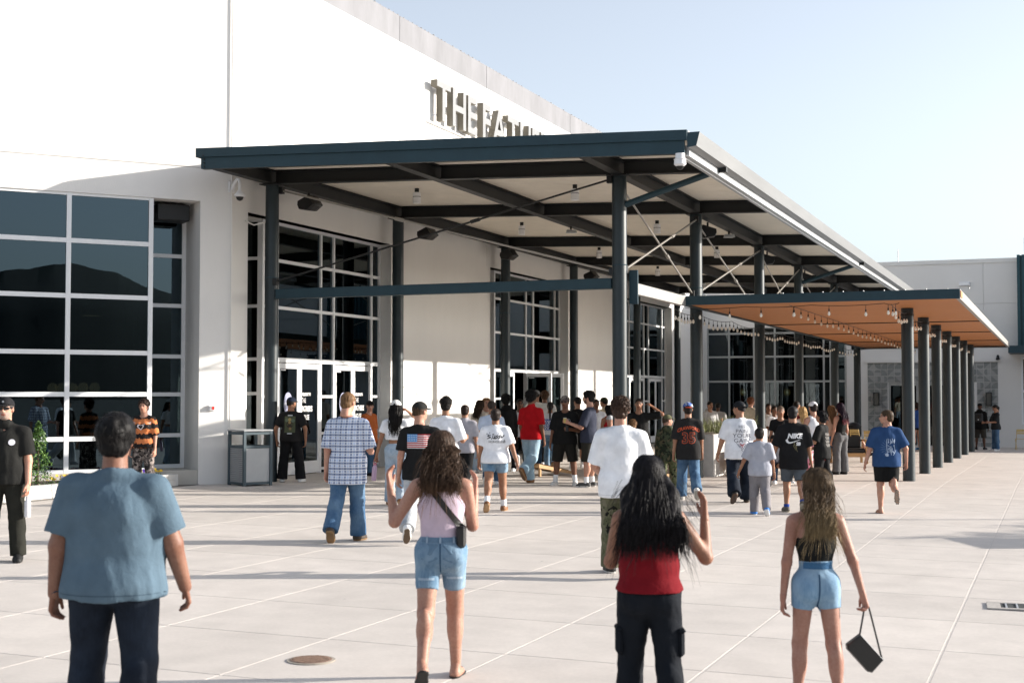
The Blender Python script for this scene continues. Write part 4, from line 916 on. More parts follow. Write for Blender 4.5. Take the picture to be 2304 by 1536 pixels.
    paint((np.abs(U[:, 0]) > .3) & (np.abs(U[:, 1]) < .12), sk * np.array((1.08, .85, .8)), .5)
    Vs.append(V); Qs.append(Q); Cs.append(c)
    # hands
    hk = max(.0042, min(.010, vox * .42)); hsz = s / 1.75 if s > 1.3 else s / 1.65
    for side, curl in ((-1, curlL), (1, curlR)):
        shj, el, wr, d = arms[side]; fwdv = T @ np.array([-.25 * side, 1., 0.]); 
        if abs(d @ fwdv) > .75: fwdv = T @ np.array([0, 0, 1.])
        t = fwdv - d * (d @ fwdv); t /= np.linalg.norm(t); nrm = np.cross(d, t); 
        if nrm @ np.array([-side, 0, 0]) < 0: nrm = -nrm
        if abs(nrm[0]) < .3: nrm = np.cross(t, d) * (1 if np.cross(t, d)[2] < 0 else -1)
        q = lambda a, b_, c_: wr + (d * a + t * b_ + nrm * c_) * hsz
        F = Field(np.minimum(wr, wr + d * .2 * hsz) - .085 * hsz, np.maximum(wr, wr + d * .2 * hsz) + .085 * hsz, hk)
        for j, (tt, L) in enumerate(((.027, .070), (.009, .078), (-.009, .072), (-.026, .056))):
            F.cap(q(-.02, tt * .5, 0), q(.084, tt, .002), .0165 * hsz, .0125 * hsz, .012)
            a0 = curl * .9 + j * .05; p0 = (.084, tt * 1.05, .002); p1 = (p0[0] + L * .5 * math.cos(a0), tt * 1.12, p0[2] + L * .5 * math.sin(a0)); a1 = a0 + curl * 1.3; p2 = (p1[0] + L * .5 * math.cos(a1), tt * 1.12, p1[2] + L * .5 * math.sin(a1))
            F.cap(q(*p0), q(*p1), .0098 * hsz, .0088 * hsz, .003); F.cap(q(*p1), q(*p2), .0088 * hsz, .0075 * hsz, .003)
        F.cap(q(.012, .018, .004), q(.05, .046, .014), .0145 * hsz, .0115 * hsz, .008); F.cap(q(.05, .046, .014), q(.088, .050, .026), .0108 * hsz, .0085 * hsz, .003)
        F.cap(q(-.03, 0, 0), q(.01, 0, 0), .0155 * ar, .0185 * hsz, .012)
        V, Q = F.net(); Vs.append(V); Qs.append(Q); Cs.append(np.tile(np.array(skin) * np.array((1.02, .95, .93)), (len(V), 1)))
    off = 0
    for i in range(len(Qs)): Qs[i] = Qs[i] + off; off += len(Vs[i])
    me = np_mesh('person', np.concatenate(Vs), np.concatenate(Qs), np.concatenate(Cs)); me.materials.append(SKIN)
    ob = bpy.data.objects.new(name, me); COL.objects.link(ob); tag(ob, label, 'person', group)
    ob.location = G; ob.rotation_euler = (0, 0, YAW - R(face)); P.ob = ob
    seed = int(px * 7 + feet) % 9999
    def garment(F, nm, m, amp=.004, fr=38, st_=(1, 1, .4), hem=None):
        V, Q = F.net()
        if not len(V): return None
        nn = vnorm(V, Q); V = V + nn * (folds(V, seed, fr, st_) * amp)[:, None]
        return link(nm, np_mesh(nm, V, Q), m, ob)
    # ---------------- top
    P.parts = {}
    if top_:
        k_ = top_.get('kind', 'tee'); inf = top_.get('inf', .018); F = Field(lo, hi, vox * .95); hem = top_.get('hem', .49)
        if k_ in ('tee', 'long', 'polo', 'hoodie'):
            lo_ = top_.get('loose', .015); torso(F, inf, .04, loose=lo_)
            F.ell(tp(0, -.006 * s, hem + .015), ((.092 if not fem else .095) * s * (1 + .8 * (b - 1)) + inf + lo_, .07 * s * (1 + .8 * (b - 1)) + inf + lo_, .09 * s), .05)
            if hem < .505 and bottom:
                for sd in (-1, 1):
                    hp, kn, an = J[sd]; bi_ = bottom.get('inf', .012) + .012; F.cap(hp + (0, 0, .03 * s), hp + (kn - hp) * .55, .056 * lr + bi_, .046 * lr + bi_, .04)
            for sd in (-1, 1):
                if k_ in ('tee', 'polo'): arm(F, sd, .014 + inf * .5, top_.get('sleeve', .72), .035, flare=.014 + inf * .45)
                else: arm(F, sd, .016, 1.0, .03)
            if k_ == 'long' or k_ == 'hoodie':
                for sd in (-1, 1): pass
            if k_ != 'polo': F.ell(hp_(0, .06, -.60), (.050 * s, .058 * s, .042 * s), .012, 's')
            if k_ == 'polo': F.ell(hp_(0, .30, -.66), (.026 * s, .05 * s, .05 * s), .008, 's'); F.cap(tp(0, -.010 * s, .825), tp(0, .002 * s, .852), .046 * s, .041 * s, .015)
            if k_ == 'hoodie': F.ell(tp(0, -.045 * s, .845), (.072 * s, .045 * s, .04 * s), .03)
        else:                                                    # tank
            torso(F, inf, .03, loose=top_.get('loose', .0)); wd_ = top_.get('strap', .72)
            for sd in (-1, 1): F.ell(tp(sd * sh_w * 1.12, 0, .80), (.050 * s * (1.0), .12 * s, .085 * s), .01, 's')
            F.ell(tp(0, .03 * s, .86), (.052 * s, .09 * s, .065 * s), .01, 's')
            if top_.get('low'): F.ell(tp(0, -.07 * s, .83), (.055 * s, .06 * s, .075 * s), .01, 's'); [F.ell(tp(sd * .085 * s, -.06 * s, .79), (.038 * s, .06 * s, .085 * s), .01, 's') for sd in (-1, 1)]
        hz_ = tp(0, 0, hem); F.plane(hz_, (0.0, .03, -1))
        P.parts['top'] = garment(F, top_.get('name', 'shirt'), top_['mat'], top_.get('amp', .0065) * 1.25, 24, (1, 1, .33))
    # ---------------- bottoms
    if bottom:
        k_ = bottom.get('kind', 'long'); inf = bottom.get('inf', .012); F = Field(lo, hi, vox * .95); wz = bottom.get('waist', .60)
        torso(F, .006, .03)
        for sd in (-1, 1): leg(F, sd, inf, .028, flare=bottom.get('flare', .018) if k_ == 'long' else .01)
        F.plane(tp(0, 0, wz), T @ np.array((0, 0, 1.)))
        if k_ == 'short':
            q = bottom.get('to', .75)
            for sd in (-1, 1):
                hp, kn, an = J[sd]; a0 = hp if q <= 1 else kn; a1 = kn if q <= 1 else an; fq = q if q <= 1 else q - 1; cpt = a0 + (a1 - a0) * fq; d = (a1 - a0) / np.linalg.norm(a1 - a0)
                X0 = F.ax[0]; half = (X0 * sd >= -.001); D = (F.ax[0][:, None, None] - cpt[0]) * d[0] + (F.ax[1][None, :, None] - cpt[1]) * d[1] + (F.ax[2][None, None, :] - cpt[2]) * d[2]
                F.a[half] = np.maximum(F.a[half], D[half])
        else:
            for sd in (-1, 1):
                hp, kn, an = J[sd]; d = (an - kn) / np.linalg.norm(an - kn); cpt = an + d * bottom.get('over', .012)
                half = (F.ax[0] * sd >= -.001); D = (F.ax[0][:, None, None] - cpt[0]) * d[0] + (F.ax[1][None, :, None] - cpt[1]) * d[1] + (F.ax[2][None, None, :] - cpt[2]) * d[2]
                F.a[half] = np.maximum(F.a[half], D[half])
        P.parts['bottom'] = garment(F, bottom.get('name', 'trousers'), bottom['mat'], bottom.get('amp', .006), 34, (1, 1, .8))
    # ---------------- shoes and socks
    if shoe:
        sandal = shoe[0] == 'sandal'; shc = shoe[1:] if sandal else shoe
        for i, sd in enumerate((-1, 1)):
            hp, kn, an = J[sd]; f_, kb, o_ = LG[i]; pit = (f_ - kb); pit = 0 if an[2] < fh * 1.35 else pit
            lift = R(max(-75, min(20, pit))); tq = R(bottom.get('toe', 10) if bottom else 10) * sd
            FM = rotz(-tq) @ rotx(lift); qf = lambda x, y, z: an + FM @ np.array([x * s, y * s, z * s])
            fv = max(.006, vox * .6); F = Field(an - .17 * s, an + .17 * s, fv)
            if sandal:
                FF = Field(an - .17 * s, an + .17 * s, max(.0045, vox * .5)); FF.cap(qf(0, -.015, -.026), qf(0, .06, -.030), .022 * s, .024 * s, .01); FF.cap(qf(0, .05, -.031), qf(.004 * sd, .092, -.033), .023 * s, .013 * s, .01); FF.cap(qf(0, -.01, -.02), qf(0, -.002, .02), .022 * s, .020 * s, .012); FF.plane(qf(0, 0, -.040), FM @ np.array((0, 0, -1.))); V, Q = FF.net(); link('foot', np_mesh('foot', V, Q, np.tile(np.array(skin), (len(V), 1))), SKIN, ob)
            F.cap(qf(0, -.022, -.018), qf(0, .07, -.024), .029 * s, .030 * s, .012); F.cap(qf(0, .05, -.026), qf(.004 * sd, .093, -.03), .030 * s, .022 * s, .012); F.cap(qf(0, -.012, -.02), qf(0, -.008, .012), .028 * s, .025 * s, .012)
            F.plane(qf(0, 0, -.042), FM @ np.array((0, 0, -1.))); F.plane(qf(0, 0, .016 if not sandal else -.036), FM @ np.array((0, -.25 if not sandal else 0, 1.)))
            V, Q = F.net()
            if len(V):
                U = (V - an) @ FM; cl_ = np.tile(np.array(shc[0]), (len(V), 1)); cl_[U[:, 2] < -.031 * s] = shc[1]
                if len(shc) > 2: cl_[U[:, 2] < -.0405 * s] = shc[2]
                link('sandal' if sandal else 'shoe', np_mesh('shoe', V, Q, cl_), SHOE, ob)
                if sandal: MB().tube([qf(-.024, .045, -.036), qf(-.014, .055, -.012), qf(0, .062, -.008), qf(.014, .055, -.012), qf(.024, .045, -.036)], .006, 6).build('sandal_strap', BLACK, ob)
            if sock:
                F = Field(np.minimum(an, kn) - .08, np.maximum(an, kn) + .08, max(.007, vox * .7)); d = (kn - an); F.cap(an - d * .06, an + d * sock[1], .0245 * lr, .028 * lr, .01, cut=1.0); V, Q = F.net()
                if len(V): link('sock', np_mesh('sock', V, Q), sock[0], ob)
    # ---------------- hair
    hm = hair_mat(hairc, hc2)
    def back_y(z): return tp(0, 0, .7)[1] - (.070 * s * (1 + .55 * (b - 1)) + .040) + .02 * max(0, min(1, (tp(0, 0, .68)[2] - z) / .2))
    if hair:
        ext = hairlen * hs + .1; e_lo = hc - np.array([.62 * hs * max(1, hairw) + .03, .80 * hs + .08 * max(0, hairlen) ** .5, .65 * hs + ext]); e_hi = hc + np.array([.62 * hs * max(1, hairw) + .03, .75 * hs, .8 * hs]); F = Field(e_lo, e_hi, hv * 1.15)
        def hh(c, r, k=.015, op='u'): F.ell(hp_(*c), np.array(r) * hs, k, op, M=HM)
        amp, fr = .004, 90
        big = {'curly': .05, 'afro': .11, 'fluffy': .085}.get(hair, .0)
        if hair != 'none':
            hh((0, -.09, .15 + big * .6), (.375 + big, .465 + big, .395 + big)); hh((0, -.2, -.12), (.32 + big * .6, .33 + big * .5, .3))
            hh((0, .52, -.16), (.46, .42, .47), .02, 's')
            if hair in ('short', 'curly', 'afro', 'fade', 'fluffy'): F.plane(hp_(0, 0, {'fade': -.05, 'afro': -.40, 'fluffy': -.46}.get(hair, -.32)), HM @ np.array((0, .35, -1.)))
        if hair in ('long', 'wavy'):
            L = hairlen; hh((0, -.2, -.2), (.42, .34, .42))
            zsh = tp(0, 0, .80)[2]; h0 = hp_(0, -.26, 0); ze = h0[2] - L * hs; yb = back_y(zsh - .05); hw_ = hairw; nseg = 6; prev = h0
            for q in range(1, nseg + 1):
                zq = h0[2] - L * .70 * hs * q / nseg; tt_ = min(1, max(0, (h0[2] - zq) / max(.05, h0[2] - zsh + .03))); yq = h0[1] + (back_y(zq) - h0[1]) * tt_; cur = np.array([h0[0], yq, zq])
                for dx_ in ([0] if hw_ < 1.15 else [-.16 * (hw_ - .6) * hs * 1.6, 0, .16 * (hw_ - .6) * hs * 1.6]):
                    f0, f1 = min(1, (q - 1) / 2), min(1, q / 2); F.cap(prev + (dx_ * f0, 0, 0), cur + (dx_ * f1, 0, 0), .29 * hs, (.30 - .10 * q / nseg) * hs, .04, sy=2.6)
                prev = cur
            amp = .008; fr = 55
        if hair == 'pony': F.cap(hp_(0, -.5, .1), hp_(0, -.62, -.2), .10 * hs, .13 * hs, .04); F.cap(hp_(0, -.62, -.2), hp_(0, -.55, -.2) + np.array([0, 0, -hairlen * hs]), .13 * hs, .07 * hs, .05); F.plane(hp_(0, 0, -.32 - hairlen * 2), (0, 0, -1.))
        if hair == 'bun': hh((0, -.5, .22), (.19, .17, .18), .05); F.plane(hp_(0, 0, -.30), HM @ np.array((0, .35, -1.)))
        V, Q = F.net()
        if len(V):
            nn = vnorm(V, Q)
            if hair in ('curly', 'afro'): d_ = folds(V, seed, 150, (1, 1, 1)) * .013 + folds(V, seed + 3, 70, (1, 1, 1)) * .012
            elif hair == 'fluffy': d_ = folds(V, seed, 130, (1, 1, .5)) * .006 + folds(V, seed + 3, 48, (1, 1, 1)) * .010
            elif hair == 'wavy': d_ = folds(V, seed, 70, (1, 1, .35)) * .012
            else: d_ = folds(V, seed, fr, (1, 1, .12)) * amp * 1.3
            V = V + nn * d_[:, None]; link('hair', np_mesh('hair', V, Q), hm, ob)
        if hair in ('long', 'wavy') and pm > 60 or hair in ('curly', 'afro'):
            n_l = 950 if pm > 250 else (70 if hair in ('long', 'wavy') else 110); rs = np.random.RandomState(seed); m = MB()
            for q in range(n_l):
                if hair in ('curly', 'afro'):
                    u = rs.normal(size=3); u /= np.linalg.norm(u)
                    if (u[1] > .25 and u[2] < .45) or u[2] < -.45: continue
                    r_ = np.array((.375 + big, .465 + big, .395 + big)); b0 = np.array((0, -.09, .15 + big * .6)) + u * r_; pts = []
                    ax1 = np.cross(u, rs.normal(size=3)); ax1 /= np.linalg.norm(ax1); ax2 = np.cross(u, ax1); cr = rs.uniform(.05, .09)
                    for w in range(7): t_ = w * 1.1; pts.append(hp_(*(b0 + (ax1 * math.cos(t_) + ax2 * math.sin(t_)) * cr + u * (w * .012 - .03))))
                    m.tube(pts, [.028 * hs] * 6 + [.012 * hs], 4)
                else:
                    ph = rs.uniform(-2.0, 2.0); wav = rs.uniform(.0, .03) * (2.6 if hair == 'wavy' else 1); L = hairlen * rs.uniform(.8, 1.06); pts = []; ph0 = rs.uniform(0, 6.28)
                    for w in range(6):
                        th = R((20 + 75 * w / 5) if not cap else (84 + 12 * w / 5)); rr = 1.05 + rs.uniform(-.02, .03); pts.append(hp_(.385 * rr * math.sin(th) * math.sin(ph), -.09 - .475 * rr * math.sin(th) * math.cos(ph), .15 + .41 * rr * math.cos(th)))
                    e0 = pts[-1]; tx = hp_(0, 0, 0)[0] + .36 * hs * hairw * math.sin(ph) * rs.uniform(.5, 1.12); ty0 = rs.uniform(-.03, .005) - .012; zs_ = tp(0, 0, .80)[2]
                    for w in range(1, 9):
                        f_ = w / 8; sm_ = f_ * f_ * (3 - 2 * f_); pts.append(np.array([e0[0] + (tx - e0[0]) * sm_ + wav * hs * 2.5 * math.sin(ph0 + w * 1.5), e0[1] + (back_y(e0[2] - L * hs * f_) + ty0 - e0[1]) * min(1, max(0, (L * hs * f_) / max(.05, e0[2] - zs_ + .03))) + wav * hs * math.cos(ph0 + w * 1.5), e0[2] - L * hs * f_]))
                    rr0 = (.026 if pm < 250 else .0105) * hs * rs.uniform(.7, 1.3); m.tube(pts, [rr0 * .5] + [rr0] * 9 + [rr0 * .9, rr0 * .7, rr0 * .5, rr0 * .15], 5)
            if m.v: m.build('hair_locks', hm, ob, smooth=True)
        if pm > 250:                                        # fine loose hairs round the outline
            rs = np.random.RandomState(seed + 5); m = MB()
            for q in range(420):
                u = rs.normal(size=3); u /= np.linalg.norm(u)
                if (u[1] > .25 and u[2] < .45) or u[2] < -.6: continue
                p0 = np.array((0, -.09, .15 + big * .6)) + u * np.array((.375 + big, .465 + big, .395 + big)) * .97; tg = np.cross(u, rs.normal(size=3)); tg /= np.linalg.norm(tg); tg[2] -= .5; ln = rs.uniform(.08, .2)
                m.tube([hp_(*p0), hp_(*(p0 + u * ln * .35 + tg * ln * .4)), hp_(*(p0 + u * ln * .45 + tg * ln))], [.0011, .0009, .0004], 3, caps=False)
            if hair in ('long', 'wavy'):
                for q in range(160):
                    ph = rs.uniform(-1.7, 1.7); x0 = .40 * hs * hairw * math.sin(ph); z0_ = hc[2] - rs.uniform(0, hairlen) * hs; yb_ = back_y(z0_) - .02; dx = math.sin(ph) * rs.uniform(.01, .05); m.tube([(x0 * .9, yb_, z0_), (x0 * .95 + dx, yb_ - rs.uniform(0, .03), z0_ - .05), (x0 + dx * 1.6, yb_ - rs.uniform(0, .04), z0_ - rs.uniform(.08, .16))], [.0012, .001, .0004], 3, caps=False)
            m.build('loose_hairs', hm, ob)
    # ---------------- cap and glasses
    if cap:
        cm, bk = cap[0], (-1 if cap[1] == 'back' else 1); F = Field(hc - hs * np.array((.62, 1.05, .5)), hc + hs * np.array((.62, 1.05, .75)), hv)
        F.ell(hp_(0, -.06, .17), np.array((.405, .475, .42)) * hs, .01, M=HM); F.plane(hp_(0, 0, .17), HM @ np.array((0, .12 * bk, -1.)))
        V, Q = F.net(); 
        if len(V): link('cap', np_mesh('cap', V, Q), cm, ob)
        if cap[1] != 'beanie':
            F = Field(hc - hs * np.array((.62, 1.05, .5)), hc + hs * np.array((.62, 1.05, .75)), hv * .8)
            F.ell(hp_(0, .44 * bk - (.05 if bk < 0 else 0), .165), np.array((.29, .33, .045)) * hs, .01, M=HM); V, Q = F.net()
            if len(V): link('cap_brim', np_mesh('cap_brim', V, Q), cap[2] if len(cap) > 2 else cm, ob)
    if glasses:
        m = MB()
        for sd in (-1, 1):
            if glasses == 'sun': m.add([hp_(sd * .03, .42, .10), hp_(sd * .27, .36, .10), hp_(sd * .26, .36, -.02), hp_(sd * .05, .41, -.04), hp_(sd * .03, .45, .10), hp_(sd * .27, .39, .10), hp_(sd * .26, .39, -.02), hp_(sd * .05, .44, -.04)], [(0, 1, 2, 3), (7, 6, 5, 4), (0, 4, 5, 1), (1, 5, 6, 2), (2, 6, 7, 3), (3, 7, 4, 0)])
            else: m.tube([hp_(sd * .145 + .1 * math.cos(t), .42, .04 + .075 * math.sin(t)) for t in np.linspace(0, 6.283, 13)], .011 * hs + .0006, 4, caps=False)
            m.tube([hp_(sd * .26, .37, .07), hp_(sd * .37, .1, .07), hp_(sd * .36, -.05, .03)], .010 * hs + .0006, 4)
        m.build('sunglasses' if glasses == 'sun' else 'glasses', BLACK, ob)
    return P
# ---- flat prints laid on a garment: polygons in (u, v) metres about a body point, cast onto the cloth
def lay(P, part, polys, m, side='back', u0=0.0, v0=.70, name='print', lift=.005, rot=0.0):
    o = P.parts[part]; me = o.data; V = np.empty(len(me.vertices) * 3, np.float32); me.vertices.foreach_get('co', V); V = V.reshape(-1, 3)
    if not hasattr(P, 'bvh'): P.bvh = {}
    if part not in P.bvh: P.bvh[part] = BVHTree.FromPolygons([tuple(map(float, v)) for v in V], [tuple(p.vertices) for p in me.polygons])
    bv = P.bvh[part]; sg = -1 if side == 'back' else 1; mb = MB(); base = P.tp(0, 0, v0); vs_, fs_ = polys; out = []; last = base[1] + sg * .12; ca, sa = math.cos(rot), math.sin(rot)
    for (u, v) in vs_:
        u, v = u * ca - v * sa, u * sa + v * ca
        x = base[0] + (u + u0) * (1 if side == 'back' else -1); z = base[2] + v
        hit = bv.ray_cast(Vector((x, sg * 1.2, z)), Vector((0, -sg, 0)))
        if hit[0] is not None: last = hit[0].y
        out.append((x, last + sg * lift, z))
    mb.v = out; mb.f = [tuple(f) if sg < 0 else tuple(f)[::-1] for f in fs_]
    return mb.build(name, m, o)
def txt2d(body, size, offset=0.0, shear=0.0, sx=1.0):
    me = text_mesh(body, size, offset=offset, shear=shear, sx=sx, res=2); me.calc_loop_triangles(); bm = bmesh.new(); bm.from_mesh(me)
    for it in range(2):
        le = [e for e in bm.edges if e.calc_length() > .05]
        if not le: break
        bmesh.ops.triangulate(bm, faces=bm.faces[:]); bmesh.ops.subdivide_edges(bm, edges=[e for e in bm.edges if e.calc_length() > .05], cuts=1)
    bmesh.ops.triangulate(bm, faces=bm.faces[:]); vs_ = [(v.co.x, v.co.y) for v in bm.verts]; bm.verts.index_update(); fs_ = [tuple(v.index for v in f.verts) for f in bm.faces]; bm.free(); return vs_, fs_
def rect2d(x0, x1, y0, y1, n=6, k=3):
    vs_ = [(x0 + (x1 - x0) * i / n, y0 + (y1 - y0) * j / k) for j in range(k + 1) for i in range(n + 1)]
    return vs_, [(j * (n + 1) + i, j * (n + 1) + i + 1, (j + 1) * (n + 1) + i + 1, (j + 1) * (n + 1) + i) for j in range(k) for i in range(n)]
def strokes2d(lines, w):
    vs_, fs_ = [], []
    for ln in lines:
        for (a, b) in zip(ln[:-1], ln[1:]):
            d = np.array(b) - np.array(a); L = np.linalg.norm(d) + 1e-9; d /= L; n_ = np.array((-d[1], d[0])) * w / 2; o = len(vs_); a_, b_ = np.array(a) - d * w * .3, np.array(b) + d * w * .3
            vs_ += [tuple(a_ - n_), tuple(b_ - n_), tuple(b_ + n_), tuple(a_ + n_)]; fs_.append((o, o + 1, o + 2, o + 3))
    return vs_, fs_
def disc2d(r, n=14, sx=1.0): return [(0, 0)] + [(sx * r * math.cos(t), r * math.sin(t)) for t in np.linspace(0, 2 * math.pi, n + 1)[:-1]], [(0, 1 + i, 1 + (i + 1) % n) for i in range(n)]
def poly2d(pts): return list(pts), [tuple(range(len(pts)))]
# ================================================================== WHO IS WHERE
def tee(c, **k): return dict(kind='tee', mat=c if not isinstance(c, tuple) else pat('t', c), **k)
def pant(c, **k): return dict(kind='long', mat=c if not isinstance(c, tuple) else pat('p', c), **k)
def shorts(c, **k): return dict(kind='short', name='shorts', mat=c if not isinstance(c, tuple) else pat('p', c), **k)
def tank(c, **k): return dict(kind='tank', name='tank_top', mat=c if not isinstance(c, tuple) else pat('t', c), **k)
WH = (.76, .77, .80); BK = (.011, .011, .012)
DEN_L = pat('d', (.27, .36, .46), 'denim', (.55, .61, .66)); DEN_M = pat('d', (.045, .10, .19), 'denim', (.15, .24, .34)); DEN_D = pat('d', (.03, .07, .13), 'denim', (.08, .14, .22)); DEN_B = pat('d', (.009, .012, .019), 'denim', (.022, .032, .05))
DEN_S = pat('d', (.085, .17, .27), 'denim', (.34, .44, .52)); ACID = pat('d', (.34, .36, .38), 'denim', (.74, .74, .74))
CAMO = pat('c', (.10, .11, .06), 'camo', (.045, .06, .025), (.16, .13, .08)); CAMO_D = pat('c', (.05, .06, .035), 'camo', (.02, .026, .015), (.09, .075, .045)); CAMO_G = pat('c', (.10, .085, .08), 'camo', (.025, .022, .022), (.27, .23, .21)); OLIVEC = pat('c', (.115, .115, .07), 'camo', (.085, .09, .05), (.15, .14, .095))
PLAID = pat('c', (.42, .50, .66), 'plaid', (.80, .82, .86), (.045, .07, .17)); TIE = pat('c', (.018, .016, .016), 'tiedye', (.60, .20, .075)); PINK = pat('c', (.72, .26, .33), 'spots', (.78, .72, .74), (.05, .02, .03))
TAN, FAIR, BROWN, DEEP, OLIVE = (.33, .175, .105), (.50, .285, .205), (.19, .092, .053), (.10, .047, .028), (.39, .215, .135)
SW = ((.72, .72, .72), (.72, .72, .70)); SB = ((.012, .012, .012), (.02, .02, .02)); SBR = ((.20, .09, .04), (.38, .24, .13)); SK = (WHS := pat('s', (.78, .78, .78)), .42)
# --- the four nearest the photographer
P1 = person(252, 1690, 940, 'heavyset person in slate blue t-shirt and dark jeans, arms held out from the sides', build=1.62, legs=((8, 10, 5), (-6, 14, 6)), armL=(-4, 14, 14, 6), armR=(6, 18, 16, 8), skin=(.24, .125, .085), hair='fluffy', hairc=(.0042, .0036, .0036), top_=tee((.085, .13, .17), loose=.02, inf=.022, hem=.475, sleeve=.80, amp=.010), bottom=pant(DEN_B, inf=.015, flare=.03), h=1.78, head=(4, 0))
P2 = person(992, 1530, 975, 'woman in lilac tank top and denim shorts with both hands raised', fem=True, build=1.12, legs=((-13, 26, 2), (13, 8, 1)), armL=(4, 32, 0, 0, (.16, .30, 1)), armR=(16, 9, 0, 0, (.06, .42, 1)), skin=(.40, .225, .165), hair='wavy', hairc=(.045, .026, .016), hairlen=1.45, hairw=1.45, hc2=((.20, .11, .06), 1.36, 1.15), top_=tank((.52, .42, .50), inf=.008, hem=.585, amp=.003), bottom=shorts(DEN_S, to=.60, inf=.008, waist=.60, amp=.004), shoe=('sandal', (.02, .02, .02), (.02, .02, .02)), curlL=.35, curlR=.3, head=(0, 4))
P3 = person(1462, 1676, 1030, 'woman in red tank top with very long straight black hair, one hand raised', fem=True, build=1.16, legs=((9, 8, 3), (-8, 14, 3)), armL=(22, 10, 0, 0, (-.35, .8, .55)), armR=(8, 36, 0, 0, (.02, .35, 1)), skin=(.27, .14, .09), hair='long', hairc=(.006, .005, .006), hairlen=2.05, hairw=2.35, top_=tank((.155, .006, .011), inf=.014, hem=.545, amp=.003, loose=.026), bottom=pant(pat('p', (.008, .010, .014)), inf=.016, flare=.03, waist=.565, amp=.009), curlR=.2, curlL=.2)
P4 = person(1838, 1600, 1058, 'girl in black racerback top and pale denim shorts carrying a small black handbag', fem=True, build=.92, legs=((6, 6, 4), (-4, 8, 5)), armL=(-2, 9, 8, 4), armR=(-3, 19, 8, 2), skin=(.36, .20, .15), hair='long', hairc=(.075, .048, .026), hairlen=1.55, hairw=1.1, hc2=((.26, .19, .10), 1.30, 1.08), top_=tank((.010, .011, .011), inf=.0035, hem=.60, low=True, amp=.002), bottom=shorts(pat('d', (.14, .26, .40), 'denim', (.34, .46, .56)), to=.38, inf=.010, waist=.632, amp=.0025), head=(-38, 2), curlR=.95)
# --- left side
P5 = person(8, 1262, 897, 'man in black polo, black cap and sunglasses with a grey goatee', face=174, legs='stand', armL=(3, 10, 14, 6), armR=(0, 12, 12, 4), skin=FAIR, hair='fade', hairc=(.06, .05, .045), cap=(pat('k', (.018, .018, .02)), 'front'), glasses='sun', beard=((.33, .29, .26), .75), top_=dict(kind='polo', mat=pat('t', (.016, .016, .015)), inf=.02, hem=.475, sleeve=.8, loose=.02), bottom=pant(pat('p', (.022, .022, .018)), inf=.022, flare=.028), shoe=SB, build=1.12)
P6 = person(322, 1113, 900, 'person in black and orange tie-dye t-shirt with a winged heart print', face=186, fem=True, legs='stand', armL=(2, 10, 16, 4), armR=(2, 8, 14, 4), skin=FAIR, hair='curly', hairc=(.03, .018, .014), top_=tee(TIE, loose=.02, hem=.50, sleeve=.95), bottom=pant(CAMO_G, inf=.03, flare=.03), shoe=SB)
P7 = person(655, 1084, 895, 'man in black t-shirt with a dark picture on the back, hands in pockets', face=6, legs='wide', armL=(-14, 24, 26, 26), armR=(-14, 24, 26, 26), skin=TAN, hair='fade', cap=(pat('k', (.012, .018, .035)), 'front'), top_=tee((.016, .015, .015), hem=.49, sleeve=.8, loose=.02), bottom=pant(BK, inf=.035, flare=.04), shoe=SW, head=(35, 0), build=1.08)
P8 = person(782, 1217, 885, 'tall man in blue plaid shirt and baggy blue jeans walking away', face=8, legs=((-13, 24, 2), (10, 6, 1)), armL=(-8, 9, 14, 4), armR=(4, 14, 80, 22), skin=FAIR, hair='short', hairc=(.12, .065, .03), top_=tee(PLAID, loose=.035, inf=.024, hem=.40, sleeve=.95, amp=.008), bottom=pant(DEN_M, inf=.03, flare=.035, amp=.009), shoe=((.05, .035, .025), (.22, .13, .06)), sock=(WHS, .2), head=(22, 12))
P9 = person(830, 1069, 903, 'boy in rust orange t-shirt and black cap looking back beside the glass doors', face=120, legs=((-6, 6, 3), (8, 6, 3)), armL=(0, 8, 16, 6), armR=(2, 8, 16, 6), skin=FAIR, hair='fade', hairc=(.05, .03, .02), cap=(pat('k', (.014, .013, .013)), 'front'), top_=tee((.36, .095, .028), loose=.03, hem=.44, sleeve=.98), bottom=pant(DEN_D, inf=.03, flare=.03), shoe=SB, head=(48, 0), build=1.1)
P10 = person(890, 1137, 902, 'woman in white crop top with wavy black hair, one hand on her white cap', fem=True, legs=((8, 4, 2), (-9, 16, 2)), armL=(0, 17, 8, 2), armR=(105, 34, 0, 0, (-.55, -.75, .55)), skin=TAN, hair='wavy', hairc=(.009, .007, .006), hairlen=2.15, cap=(pat('k', (.62, .60, .57)), 'front'), top_=tee(WH, hem=.635, sleeve=.55, inf=.010, loose=.005), bottom=pant(DEN_L, inf=.022, flare=.035, waist=.6), shoe=SBR, curlL=1.0)
P11 = person(945, 1220, 907, 'young man in black cap and black t-shirt with a flag printed on the back', face=4, legs=((-16, 34, 1), (16, 8, 1)), armL=(-6, 10, 12, 3), armR=(6, 10, 20, 6), skin=FAIR, hair='fade', hairc=(.04, .022, .012), cap=(pat('k', (.02, .02, .019)), 'front'), top_=tee((.014, .014, .014), hem=.47, sleeve=.75), bottom=pant(ACID, inf=.03, flare=.035), shoe=((.72, .72, .72), (.70, .69, .66), (.12, .08, .05)), head=(38, 0))
P12 = person(1003, 1140, 897, 'young man with tight black curls in a loose white t-shirt, one arm bent', face=10, legs='walkR', armL=(0, 10, 14, 3), armR=(6, 16, 92, 14), skin=TAN, hair='curly', hairc=(.010, .008, .007), top_=tee(WH, loose=.03, hem=.45, sleeve=.95, amp=.009), bottom=pant(BK, inf=.02))
